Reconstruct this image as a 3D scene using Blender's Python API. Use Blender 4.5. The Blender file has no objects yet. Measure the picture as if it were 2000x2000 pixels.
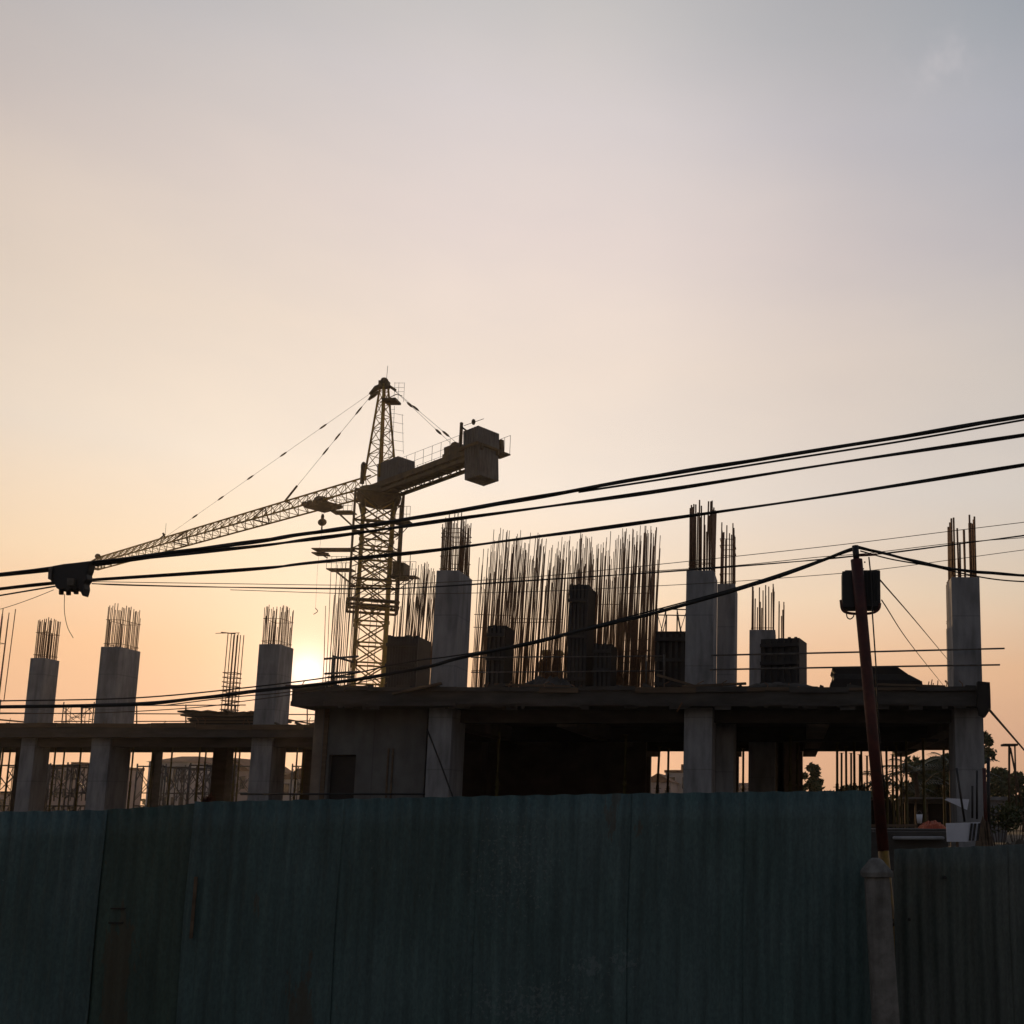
import bpy, math, random
from mathutils import Vector, Matrix
random.seed(7)
R = math.radians
D = bpy.data
SC = bpy.context.scene
COL = SC.collection

# ------------------------------------------------------------------ camera, sky, sun
TH = math.atan(0.1482)
PX0, PY0, F, EYE = 1550.0, 1279.0, 2000.0, 1.6
cam = D.cameras.new("camera"); co = D.objects.new("camera", cam); COL.objects.link(co)
cam.sensor_width = 36; cam.lens = 36 * F / 2000
cam.shift_x = -(PX0 - 1000) / 2000; cam.shift_y = (PY0 - 1000) / 2000
cam.clip_start = 0.1; cam.clip_end = 6000
co.location = (0, 0, EYE); co.rotation_euler = (math.pi / 2 + TH, 0, 0)
SC.camera = co

def ray(px, py):
    a = (px - PX0) / F; b = (PY0 - py) / F
    return Vector((a, math.cos(TH) - b * math.sin(TH), math.sin(TH) + b * math.cos(TH)))
def P(px, py, Y):
    d = ray(px, py); s = Y / d.y
    return Vector((d.x * s, Y, EYE + d.z * s))
def Z(py, Y): return P(1550, py, Y).z
def X(px, py, Y): return P(px, py, Y).x
def PZ(px, py, z):
    d = ray(px, py); s = (z - EYE) / d.z
    return Vector((d.x * s, d.y * s, z))

SUN = ray(600, 1312).normalized()
SC.view_settings.view_transform = 'Standard'; SC.view_settings.look = 'None'
SC.view_settings.exposure = 0; SC.view_settings.gamma = 1

def lin(r, g, b):
    f = lambda v: (v / 255 / 12.92) if v <= 10 else (((v / 255) + .055) / 1.055) ** 2.4
    return (f(r), f(g), f(b), 1)

w = D.worlds.new("World"); SC.world = w; w.use_nodes = True
nt = w.node_tree; N = nt.nodes; L = nt.links; N.clear()
def nd(tree, t, **k):
    n = tree.nodes.new(t)
    for a, v in k.items(): setattr(n, a, v)
    return n
def mth(tree, op, a, b=None, clamp=False):
    n = tree.nodes.new('ShaderNodeMath'); n.operation = op; n.use_clamp = clamp
    for i, v in enumerate((a, b)):
        if v is None: continue
        if hasattr(v, 'default_value') or hasattr(v, 'is_output'): tree.links.new(v, n.inputs[i])
        else: n.inputs[i].default_value = v
    return n.outputs[0]
def ramp(tree, fac, stops, interp='LINEAR'):
    n = tree.nodes.new('ShaderNodeValToRGB'); n.color_ramp.interpolation = interp
    e = n.color_ramp.elements
    while len(e) < len(stops): e.new(0.5)
    for i, (p, c) in enumerate(stops): e[i].position = p; e[i].color = c
    tree.links.new(fac, n.inputs[0]); return n.outputs[0]
def mix(tree, kind, fac, a, b):
    n = tree.nodes.new('ShaderNodeMix'); n.data_type = 'RGBA'; n.blend_type = kind
    for i, v in ((0, fac), (6, a), (7, b)):
        if isinstance(v, (int, float, tuple)): n.inputs[i].default_value = v
        else: tree.links.new(v, n.inputs[i])
    return n.outputs[2]
tc = nd(nt, 'ShaderNodeTexCoord')
sep = nd(nt, 'ShaderNodeSeparateXYZ'); L.new(tc.outputs['Generated'], sep.inputs[0])
elev = mth(nt, 'MULTIPLY', mth(nt, 'ARCSINE', sep.outputs[2]), 2 / math.pi)      # -1..1
az = mth(nt, 'ARCTAN2', sep.outputs[0], sep.outputs[1])
azp = mth(nt, 'MULTIPLY', mth(nt, 'ADD', az, math.pi), 0.5 / math.pi)
fe = mth(nt, 'MULTIPLY', mth(nt, 'ADD', elev, 0.04), 1 / 1.04, True)
def E(py):      # elevation of a picture row -> ramp position
    d = ray(1000, py).normalized(); return (math.asin(d.z) * 2 / math.pi + 0.04) / 1.04
sky_c = ramp(nt, fe, [
    (0.0, lin(150, 112, 92)), (E(1560), lin(224, 170, 132)), (E(1440), lin(240, 187, 150)),
    (E(1300), lin(253, 203, 160)), (E(1150), lin(253, 225, 193)), (E(950), lin(249, 233, 216)),
    (E(700), lin(245, 227, 211)), (E(450), lin(235, 219, 211)), (E(200), lin(222, 212, 209)),
    (E(0), lin(205, 200, 197)), (0.62, lin(150, 152, 158)), (1.0, lin(84, 90, 100))])
AZ = lambda deg: (deg + 180) / 360
az_f = ramp(nt, azp, [
    (0.0, (.21, .265, .345, 1)), (AZ(-105), (.22, .27, .345, 1)), (AZ(-75), (.36, .38, .41, 1)), (AZ(-52), (.66, .65, .64, 1)),
    (AZ(-38), (.88, .87, .85, 1)), (AZ(-29), (.965, .96, .94, 1)), (AZ(-20), (1, 1, 1, 1)), (AZ(-9), (.97, .975, .985, 1)),
    (AZ(3), (.86, .86, .875, 1)), (AZ(12), (.78, .80, .83, 1)), (AZ(28), (.52, .57, .64, 1)), (AZ(50), (.36, .39, .44, 1)),
    (AZ(80), (.24, .28, .35, 1)), (1.0, (.21, .265, .345, 1))])
base = mix(nt, 'MULTIPLY', 1.0, sky_c, az_f)
# the high sky off the sun's flank is a little dimmer
f1 = nd(nt, 'ShaderNodeMapRange', interpolation_type='SMOOTHSTEP'); L.new(elev, f1.inputs[0]); f1.inputs[1].default_value = 18 / 90; f1.inputs[2].default_value = 42 / 90
f2 = nd(nt, 'ShaderNodeMapRange', interpolation_type='SMOOTHSTEP'); L.new(az, f2.inputs[0]); f2.inputs[1].default_value = R(-14); f2.inputs[2].default_value = R(-44)
base = mix(nt, 'MULTIPLY', mth(nt, 'MULTIPLY', f1.outputs[0], f2.outputs[0]), base, (.68, .76, .84, 1))
f3 = nd(nt, 'ShaderNodeMapRange', interpolation_type='SMOOTHSTEP'); L.new(az, f3.inputs[0]); f3.inputs[1].default_value = R(-16); f3.inputs[2].default_value = R(16)
f4 = nd(nt, 'ShaderNodeMapRange'); L.new(elev, f4.inputs[0]); f4.inputs[1].default_value = 10 / 90; f4.inputs[2].default_value = 34 / 90
base = mix(nt, 'MULTIPLY', mth(nt, 'MULTIPLY', f3.outputs[0], f4.outputs[0]), base, (.76, .83, .91, 1))
# thin cirrus and tonal unevenness of the evening sky
mp = nd(nt, 'ShaderNodeMapping'); mp.inputs['Scale'].default_value = (2.2, 2.2, 6.5); mp.inputs['Rotation'].default_value = (0, R(18), R(10))
L.new(tc.outputs['Generated'], mp.inputs[0])
nz = nd(nt, 'ShaderNodeTexNoise'); nz.inputs['Scale'].default_value = 1.3; nz.inputs['Detail'].default_value = 4; nz.inputs['Roughness'].default_value = .5
L.new(mp.outputs[0], nz.inputs['Vector'])
cl = ramp(nt, nz.outputs[0], [(0.33, (.955, .96, .975, 1)), (0.67, (1.045, 1.03, 1.01, 1))])
base = mix(nt, 'MULTIPLY', 1.0, base, cl)
# sun glow in the haze round the sun's direction
dt = nd(nt, 'ShaderNodeVectorMath', operation='DOT_PRODUCT'); L.new(tc.outputs['Generated'], dt.inputs[0]); dt.inputs[1].default_value = SUN
ang = mth(nt, 'ARCCOSINE', mth(nt, 'MINIMUM', dt.outputs['Value'], 1.0))
def lobe(sig, col, power=2.0):
    g = mth(nt, 'EXPONENT', mth(nt, 'MULTIPLY', mth(nt, 'POWER', mth(nt, 'MULTIPLY', ang, 1 / R(sig)), power), -1.0))
    return mix(nt, 'MIX', g, (0, 0, 0, 1), col)
for s, c, p in ((.95, (.75, .72, .68, 1), 1.5), (2.9, (.34, .29, .23, 1), 1.2), (9, (.10, .075, .045, 1), 1.4)):
    base = mix(nt, 'ADD', 1.0, base, lobe(s, c, p))
# one small wisp of cloud, high to the north
wd = ray(1845, 122).normalized()
sub = nd(nt, 'ShaderNodeVectorMath', operation='SUBTRACT'); L.new(tc.outputs['Generated'], sub.inputs[0]); sub.inputs[1].default_value = wd
scl = nd(nt, 'ShaderNodeVectorMath', operation='MULTIPLY'); L.new(sub.outputs[0], scl.inputs[0]); scl.inputs[1].default_value = (42, 42, 62)
n2 = nd(nt, 'ShaderNodeTexNoise'); n2.inputs['Scale'].default_value = 38; n2.inputs['Detail'].default_value = 5; L.new(tc.outputs['Generated'], n2.inputs['Vector'])
off = nd(nt, 'ShaderNodeVectorMath', operation='ADD'); L.new(scl.outputs[0], off.inputs[0]); wsc = nd(nt, 'ShaderNodeVectorMath', operation='MULTIPLY'); L.new(n2.outputs[1], wsc.inputs[0]); wsc.inputs[1].default_value = (4.5, 4.5, 4.5); L.new(wsc.outputs[0], off.inputs[1])
sb2 = nd(nt, 'ShaderNodeVectorMath', operation='SUBTRACT'); L.new(off.outputs[0], sb2.inputs[0]); sb2.inputs[1].default_value = (2.25, 2.25, 2.25)
ln = nd(nt, 'ShaderNodeVectorMath', operation='LENGTH'); L.new(sb2.outputs[0], ln.inputs[0])
wf = mth(nt, 'EXPONENT', mth(nt, 'MULTIPLY', mth(nt, 'POWER', ln.outputs['Value'], 2.0), -1.3))
wf = mth(nt, 'MULTIPLY', wf, mth(nt, 'MULTIPLY', n2.outputs[0], 1.9))
base = mix(nt, 'ADD', 1.0, base, mix(nt, 'MIX', wf, (0, 0, 0, 1), (.065, .05, .045, 1)))
# below the horizon: dull dark ground light
base = mix(nt, 'MIX', mth(nt, 'GREATER_THAN', elev, -0.012), (.02, .018, .016, 1), base)
bg = nd(nt, 'ShaderNodeBackground'); L.new(base, bg.inputs[0]); bg.inputs[1].default_value = 1.0
out = nd(nt, 'ShaderNodeOutputWorld'); L.new(bg.outputs[0], out.inputs[0])

sl = D.lights.new("sun", 'SUN'); sl.energy = 2.2; sl.angle = R(0.5); sl.color = (1.0, .62, .30)
so = D.objects.new("sun", sl); COL.objects.link(so); so.rotation_euler = SUN.to_track_quat('Z', 'Y').to_euler(); so.location = (-20, 40, 30)

# ------------------------------------------------------------------ materials
def mat(name, c1, c2=None, scale=4.0, rough=.85, metal=0.0, bump=0.0, stretch=(1, 1, 1), detail=6, c3=None):
    m = D.materials.new(name); m.use_nodes = True; t = m.node_tree
    b = t.nodes['Principled BSDF']; b.inputs['Roughness'].default_value = rough; b.inputs['Metallic'].default_value = metal
    tcn = t.nodes.new('ShaderNodeTexCoord'); mpn = t.nodes.new('ShaderNodeMapping'); mpn.inputs['Scale'].default_value = stretch
    g = t.nodes.new('ShaderNodeNewGeometry'); t.links.new(g.outputs['Position'], mpn.inputs[0])
    nn = t.nodes.new('ShaderNodeTexNoise'); nn.inputs['Scale'].default_value = scale; nn.inputs['Detail'].default_value = detail
    nn.inputs['Roughness'].default_value = .65
    t.links.new(mpn.outputs[0], nn.inputs['Vector'])
    c2 = c2 or tuple(v * .7 for v in c1)
    st = [(0.33, (*c2, 1)), (0.66, (*c1, 1))]
    if c3: st = [(0.30, (*c2, 1)), (0.52, (*c1, 1)), (0.72, (*c3, 1))]
    t.links.new(ramp(t, nn.outputs[0], st), b.inputs['Base Color'])
    if bump:
        bn = t.nodes.new('ShaderNodeBump'); bn.inputs['Strength'].default_value = bump; bn.inputs['Distance'].default_value = .02
        t.links.new(nn.outputs[0], bn.inputs['Height']); t.links.new(bn.outputs[0], b.inputs['Normal'])
    return m
def add_bands(m, period, dark=.72, width=.06, axis=2, vs=None):
    """formwork seams: thin darker lines every `period` metres"""
    t = m.node_tree; b = t.nodes['Principled BSDF']; src = b.inputs['Base Color'].links[0].from_socket
    g = t.nodes.new('ShaderNodeNewGeometry'); s = t.nodes.new('ShaderNodeSeparateXYZ'); t.links.new(g.outputs['Position'], s.inputs[0])
    fr = mth(t, 'FRACT', mth(t, 'MULTIPLY', s.outputs[axis], 1 / period))
    f = mth(t, 'LESS_THAN', fr, width / period)
    t.links.new(mix(t, 'MULTIPLY', mth(t, 'MULTIPLY', f, 1.0), src, (dark, dark, dark, 1)), b.inputs['Base Color'])

M = {}
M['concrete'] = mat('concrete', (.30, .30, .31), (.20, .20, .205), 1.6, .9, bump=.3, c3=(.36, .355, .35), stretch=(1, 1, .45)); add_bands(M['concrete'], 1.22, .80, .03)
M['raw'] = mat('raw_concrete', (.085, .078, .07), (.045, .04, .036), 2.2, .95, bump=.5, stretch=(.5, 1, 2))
M['wall'] = mat('cast_wall', (.165, .163, .158), (.115, .113, .108), .9, .95, bump=.3); add_bands(M['wall'], 1.25, .78, .025, 0)
M['soffit'] = mat('soffit', (.24, .20, .165), (.15, .12, .10), 1.5, .95)
M['ply'] = mat('black_ply', (.028, .022, .019), (.013, .011, .010), 2.5, .8, bump=.3)
M['form'] = mat('form_ply', (.045, .042, .042), (.024, .022, .022), 3, .75)
M['timber'] = mat('timber', (.16, .11, .07), (.08, .055, .035), 3, .9, stretch=(.3, 1, 3))
M['rebar'] = mat('rusty_rebar', (.24, .13, .07), (.12, .065, .035), 12, .85)
M['rust'] = mat('rust_paint', (.075, .013, .010), (.035, .010, .008), 9, .6, bump=.3, c3=(.12, .028, .016))
M['black'] = mat('black_plastic', (.014, .014, .016), (.008, .008, .009), 8, .55)
M['cable'] = mat('cable_rubber', (.012, .012, .013), (.007, .007, .007), 20, .6)
M['wire'] = mat('grey_wire', (.12, .09, .06), (.08, .06, .04), 20, .7)
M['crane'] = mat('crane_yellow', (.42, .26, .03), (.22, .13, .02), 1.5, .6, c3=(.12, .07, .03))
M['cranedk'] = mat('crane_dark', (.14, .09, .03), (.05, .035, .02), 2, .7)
M['weight'] = mat('weight_concrete', (.15, .15, .15), (.10, .10, .10), 1.2, .9, bump=.3)
M['steel'] = mat('steel', (.16, .15, .14), (.08, .07, .06), 8, .5, .5)
M['prop'] = mat('prop_paint', (.14, .12, .03), (.08, .06, .02), 5, .7)
M['yellow'] = mat('yellow_paint', (.30, .17, .02), (.12, .06, .015), 14, .6)
M['post'] = mat('post_concrete', (.20, .19, .175), (.12, .115, .10), 11, .95, bump=.5, c3=(.26, .25, .23))
M['soil'] = mat('soil', (.09, .075, .055), (.05, .04, .03), .5, 1, bump=.5, c3=(.07, .08, .04))
M['white'] = mat('white_sheet', (.72, .74, .82), (.58, .60, .68), 3, .7)
M['tarp'] = mat('orange_tarp', (.42, .07, .02), (.20, .03, .015), 7, .7, bump=.4, c3=(.50, .16, .03))
M['house'] = mat('house_wall', (.50, .47, .46), (.34, .32, .32), .35, .9)
M['house2'] = mat('house_wall_pink', (.42, .33, .32), (.30, .25, .25), .35, .9)
M['roof'] = mat('roof_tile', (.16, .07, .05), (.09, .045, .035), .8, .9)
M['glass'] = mat('window_dark', (.05, .055, .065), (.03, .03, .04), 2, .25)
M['leaf'] = mat('leaves', (.055, .075, .025), (.025, .035, .015), .9, .7, c3=(.09, .10, .03))
M['palm'] = mat('palm_leaves', (.05, .065, .03), (.03, .04, .02), .9, .7)
M['bark'] = mat('bark', (.09, .065, .045), (.05, .035, .025), 3, .95)
M['tin'] = mat('tin_roof', (.26, .26, .27), (.14, .13, .13), 1.2, .7, .2, stretch=(3, 1, 1))
M['skin'] = mat('skin', (.25, .15, .10), None, 5, .6)
M['cloth'] = mat('work_cloth', (.03, .03, .045), None, 6, .9)
M['helmet'] = mat('helmet', (.45, .35, .06), None, 6, .4)

def add_streaks(m, scale=7, st=(1.5, 1.5, .10), lo=.62, hi=1.18):
    t = m.node_tree; b = t.nodes['Principled BSDF']; src = b.inputs['Base Color'].links[0].from_socket
    g = t.nodes.new('ShaderNodeNewGeometry'); mpn = t.nodes.new('ShaderNodeMapping'); mpn.inputs['Scale'].default_value = st; t.links.new(g.outputs['Position'], mpn.inputs[0])
    n = t.nodes.new('ShaderNodeTexNoise'); n.inputs['Scale'].default_value = scale; n.inputs['Detail'].default_value = 5; t.links.new(mpn.outputs[0], n.inputs['Vector'])
    t.links.new(mix(t, 'MULTIPLY', 1.0, src, ramp(t, n.outputs[0], [(.32, (lo, lo, lo, 1)), (.55, (1, 1, 1, 1)), (.72, (hi, hi, hi, 1))])), b.inputs['Base Color'])
add_streaks(M['concrete'], 5, (1.3, 1.3, .22), .72, 1.12); add_streaks(M['wall'], 3, (1.2, 1.2, .4), .8, 1.08); add_streaks(M['weight'], 9); add_streaks(M['post'], 14)
def fence_mat(name, c1, c2, c3, splat=None):
    m = D.materials.new(name); m.use_nodes = True; t = m.node_tree; b = t.nodes['Principled BSDF']
    b.inputs['Roughness'].default_value = .62; b.inputs['Metallic'].default_value = 0.0
    g = t.nodes.new('ShaderNodeNewGeometry')
    def noise(scale, st, det=6, rgh=.6):
        mpn = t.nodes.new('ShaderNodeMapping'); mpn.inputs['Scale'].default_value = st; t.links.new(g.outputs['Position'], mpn.inputs[0])
        n = t.nodes.new('ShaderNodeTexNoise'); n.inputs['Scale'].default_value = scale; n.inputs['Detail'].default_value = det; n.inputs['Roughness'].default_value = rgh
        t.links.new(mpn.outputs[0], n.inputs['Vector']); return n.outputs[0]
    big = ramp(t, noise(1.1, (1, 1, .7)), [(.32, (*c2, 1)), (.50, (*c1, 1)), (.68, (*c3, 1))])
    streak = ramp(t, noise(9, (1.6, 1, .12), 5), [(.30, (.62, .62, .62, 1)), (.52, (1, 1, 1, 1)), (.74, (1.45, 1.4, 1.35, 1))])
    c = mix(t, 'MULTIPLY', 1.0, big, streak)
    fine = ramp(t, noise(70, (1, 1, .5), 3), [(.35, (.85, .85, .85, 1)), (.62, (1.12, 1.12, 1.12, 1))])
    c = mix(t, 'MULTIPLY', 1.0, c, fine)
    rust = mth(t, 'MULTIPLY', mth(t, 'GREATER_THAN', noise(2.4, (1.0, 1, .22), 8, .7), .635), .5)
    c = mix(t, 'MIX', rust, c, (.09, .055, .025, 1))
    sp = t.nodes.new('ShaderNodeSeparateXYZ'); t.links.new(g.outputs['Position'], sp.inputs[0])
    for (cx, cz, rx, rz, sc, thr) in (splat or []):
        dx = mth(t, 'MULTIPLY', mth(t, 'ADD', sp.outputs[0], -cx), 1 / rx); dz = mth(t, 'MULTIPLY', mth(t, 'ADD', sp.outputs[2], -cz), 1 / rz)
        rr = mth(t, 'ADD', mth(t, 'MULTIPLY', dx, dx), mth(t, 'MULTIPLY', dz, dz))
        fall = mth(t, 'MULTIPLY', mth(t, 'EXPONENT', mth(t, 'MULTIPLY', rr, -1.0)), .22)
        nv = mth(t, 'ADD', noise(sc, (1, 1, 1), 5, .7), fall)
        f = mth(t, 'MULTIPLY', mth(t, 'GREATER_THAN', nv, thr), .22)
        c = mix(t, 'MIX', f, c, (.30, .33, .34, 1))
    t.links.new(c, b.inputs['Base Color'])
    return m

# ------------------------------------------------------------------ mesh building
class MB:
    def __init__(s): s.v = []; s.f = []; s.sm = []
    def quad(s, a, b, c, d):
        n = len(s.v); s.v += [Vector(a), Vector(b), Vector(c), Vector(d)]; s.f.append((n, n + 1, n + 2, n + 3)); s.sm.append(False)
    def box(s, x0, x1, y0, y1, z0, z1, M4=None):
        n = len(s.v)
        pts = [Vector((x, y, z)) for z in (z0, z1) for y in (y0, y1) for x in (x0, x1)]
        if M4: pts = [M4 @ p for p in pts]
        s.v += pts
        for q in ((0, 2, 3, 1), (4, 5, 7, 6), (0, 1, 5, 4), (2, 6, 7, 3), (0, 4, 6, 2), (1, 3, 7, 5)):
            s.f.append(tuple(n + i for i in q)); s.sm.append(False)
        return s
    def tube(s, pts, r, n=6, cap=True):
        pts = [Vector(p) for p in pts]; rs = r if isinstance(r, (list, tuple)) else [r] * len(pts)
        base = len(s.v); up = None
        for i, p in enumerate(pts):
            d = (pts[min(i + 1, len(pts) - 1)] - pts[max(i - 1, 0)]).normalized()
            if up is None:
                up = Vector((0, 0, 1)) if abs(d.z) < .9 else Vector((1, 0, 0))
            a = d.cross(up).normalized(); b_ = a.cross(d).normalized(); up = b_
            for k in range(n):
                t = 2 * math.pi * k / n
                s.v.append(p + (a * math.cos(t) + b_ * math.sin(t)) * rs[i])
        for i in range(len(pts) - 1):
            for k in range(n):
                a0 = base + i * n + k; a1 = base + i * n + (k + 1) % n
                s.f.append((a0, a1, a1 + n, a0 + n)); s.sm.append(n > 4)
        if cap:
            s.f.append(tuple(base + k for k in reversed(range(n)))); s.sm.append(False)
            e = base + (len(pts) - 1) * n
            s.f.append(tuple(e + k for k in range(n))); s.sm.append(False)
        return s
    def bar(s, a, b, r, n=4): return s.tube([a, b], r, n)
    def prism(s, prof, y0, y1):      # outline in x,z extruded along y
        n = len(s.v); k = len(prof)
        s.v += [Vector((x, y0, z)) for x, z in prof] + [Vector((x, y1, z)) for x, z in prof]
        s.f.append(tuple(range(n, n + k))); s.sm.append(False)
        s.f.append(tuple(range(n + 2 * k - 1, n + k - 1, -1))); s.sm.append(False)
        for i in range(k):
            j = (i + 1) % k
            s.f.append((n + i, n + k + i, n + k + j, n + j)); s.sm.append(False)
        return s
    def ball(s, c, r, n=8, m=5, sq=(1, 1, 1)):
        c = Vector(c); b = len(s.v)
        s.v.append(c + Vector((0, 0, r * sq[2])))
        for i in range(1, m):
            ph = math.pi * i / m
            for k in range(n):
                t = 2 * math.pi * k / n
                s.v.append(c + Vector((r * sq[0] * math.sin(ph) * math.cos(t), r * sq[1] * math.sin(ph) * math.sin(t), r * sq[2] * math.cos(ph))))
        s.v.append(c - Vector((0, 0, r * sq[2]))); e = len(s.v) - 1
        for k in range(n):
            s.f.append((b, b + 1 + k, b + 1 + (k + 1) % n)); s.sm.append(True)
            s.f.append((e, e - n + (k + 1) % n, e - n + k)); s.sm.append(True)
            for i in range(m - 2):
                a = b + 1 + i * n + k; a2 = b + 1 + i * n + (k + 1) % n
                s.f.append((a, a + n, a2 + n, a2)); s.sm.append(True)
        return s
    def build(s, name, m, parent=None, bevel=0):
        org = Vector((0, 0, 0))
        if parent is not None: org = parent['_o'] if '_o' in parent else parent.location
        org = Vector(org)
        me = D.meshes.new(name); me.from_pydata([tuple(v - org) for v in s.v], [], s.f); me.update()
        me.polygons.foreach_set('use_smooth', s.sm)
        me.materials.append(M[m] if isinstance(m, str) else m)
        o = D.objects.new(name, me); COL.objects.link(o)
        if parent is not None:
            o.parent = parent; o['_o'] = [0.0, 0.0, 0.0] if False else list(org)
        if bevel:
            md = o.modifiers.new('bevel', 'BEVEL'); md.width = bevel; md.segments = 2; md.limit_method = 'ANGLE'
        return o
    def solo(s, name, m, label, cat, group=None, kind=None, base=None, bevel=0):
        """one-mesh thing; origin at its base"""
        if base is None:
            base = Vector((sum(v.x for v in s.v) / len(s.v), sum(v.y for v in s.v) / len(s.v), min(v.z for v in s.v)))
        vv = s.v; s.v = [v - base for v in vv]
        o = s.build(name, m, None, bevel); s.v = vv; o.location = base
        tag(o, label, cat, group, kind); return o
def tag(o, label=None, cat=None, group=None, kind=None):
    if label: o['label'] = label
    if cat: o['category'] = cat
    if group: o['group'] = group
    if kind: o['kind'] = kind
def thing(name, loc, label, cat, group=None, rz=0):
    o = D.objects.new(name, None); COL.objects.link(o); o.location = loc; o.empty_display_size = .2
    o['_o'] = list(loc); tag(o, label, cat, group)
    if rz: o.rotation_euler = (0, 0, rz)
    return o
def copy_tree(o, parent=None):
    c = o.copy(); COL.objects.link(c); c.parent = parent
    for ch in o.children: copy_tree(ch, c)
    return c
def place(o, loc, rz=0, label=None, sc=None, group=None):
    o.location = loc; o.rotation_euler = (0, 0, rz)
    if sc: o.scale = sc
    if label: o['label'] = label
    if group: o['group'] = group
def spline(pts, n=8):
    out = []; P_ = [pts[0] * 2 - pts[1]] + list(pts) + [pts[-1] * 2 - pts[-2]]
    for i in range(1, len(P_) - 2):
        a, b, c, d = P_[i - 1:i + 3]
        for k in range(n):
            t = k / n
            out.append(.5 * ((2 * b) + (c - a) * t + (2 * a - 5 * b + 4 * c - d) * t * t + (3 * b - a - 3 * c + d) * t ** 3))
    out.append(pts[-1]); return out

# ------------------------------------------------------------------ ground
g = MB(); g.quad((-700, -60, 0), (700, -60, 0), (700, 900, 0), (-700, 900, 0))
o = g.build('ground', 'soil'); o['kind'] = 'structure'

# ------------------------------------------------------------------ the near corrugated fence
def sheet(xa, xb, ya, yb, za, zb, z0, pitch=.076, amp=.0062, tilt=0.0, warp=.004):
    m = MB(); n = max(8, int((xb - xa) / pitch * 8)); rows = 10
    for r_ in range(rows + 1):
        v = r_ / rows
        for i in range(n + 1):
            u = i / n; x = xa + (xb - xa) * u
            zt = za + (zb - za) * u
            z = z0 + (zt - z0) * v
            y = ya + (yb - ya) * u + amp * math.sin(2 * math.pi * x / pitch) + warp * math.sin(3.1 * x + 2.3 * z) + tilt * (v - .5)
            dz = .0025 * math.sin(41 * x) if r_ == rows else 0
            m.v.append(Vector((x + .004 * math.sin(5 * z), y, z + dz)))
    for r_ in range(rows):
        for i in range(n):
            a = r_ * (n + 1) + i
            m.f.append((a, a + 1, a + n + 2, a + n + 1)); m.sm.append(True)
    return m
YF = 6.0
def fz(px):  # top of the big fence in picture rows
    pts = [(-900, 1592), (-150, 1588), (205, 1582), (385, 1569), (760, 1558), (1270, 1549), (1693, 1544), (1750, 1544)]
    for (a, ya), (b, yb) in zip(pts, pts[1:]):
        if a <= px <= b: return ya + (yb - ya) * (px - a) / (b - a)
    return 1545
M['fence'] = fence_mat('fence_paint', (.060, .112, .110), (.050, .088, .080), (.080, .132, .134),
    [(X(1150, 1890, YF), Z(1890, YF), .10, .07, 26, .68), (X(1215, 1880, YF), Z(1880, YF), .12, .09, 30, .71), (X(1040, 1960, YF), Z(1960, YF), .6, .20, 42, .74),
     (X(1000, 1700, YF), Z(1700, YF), .45, .6, 48, .775)])
M['fence_b'] = fence_mat('fence_paint_mossy', (.044, .080, .064), (.034, .060, .046), (.054, .096, .080))
M['fence_c'] = fence_mat('fence_paint_worn', (.075, .095, .082), (.074, .066, .046), (.105, .122, .112))
fo = thing('corrugated_fence', (X(850, 1560, YF), YF, 0), 'long dark teal corrugated sheet fence across the front of the site', 'fence')
edges = [-900, -640, -400, -150, 205, 385, 665, 945, 1225, 1460, 1693]
for i, (a, b) in enumerate(zip(edges, edges[1:])):
    xa, xb = X(a, 1560, YF), X(b, 1560, YF)
    off = (.010, 0, .010, 0, .012, 0, .008, 0, .008, .002)[i]
    s_ = sheet(xa - .02, xb + .02, YF + off, YF + off, Z(fz(a) + (-3 if i == 5 else 0), YF), Z(fz(b), YF), -.02, tilt=(.01, -.01, .01, .004, -.006, .006, -.004, .004, -.004, .004)[i])
    p = s_.build('sheet', 'fence_b' if i == 4 else 'fence', fo)
    if i == 4: p['label'] = 'darker mossy green sheet set back a little'
    md = p.modifiers.new('s', 'SOLIDIFY'); md.thickness = .002
rl = MB(); rl.bar((X(-900, 1700, YF + .06), YF + .06, .95), (X(1690, 1700, YF + .06), YF + .06, 1.05), .022, 4); rl.build('rail', 'timber', fo)
for px in (-60, 640, 1250, 1665):
    q = MB(); q.bar((X(px, 1700, YF + .09), YF + .10, 0), (X(px, 1700, YF + .09), YF + .10, 1.5), .03, 4); q.build('fence_post', 'timber', fo)
# rust-orange strap and dark slots in the fence
q = MB(); q.box(X(379, 1760, YF), X(385, 1760, YF), YF - .018, YF - .012, Z(1832, YF), Z(1712, YF)); p = q.build('strap', 'timber', fo); p['label'] = 'rust orange strap'
for (a, b, py) in ((216, 245, 1774), (212, 240, 1802)):
    q = MB(); q.box(X(a, py, YF), X(b, py, YF), YF - .002, YF + .004, Z(py + 2, YF), Z(py - 1, YF)); q.build('slot', 'black', fo)

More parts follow.
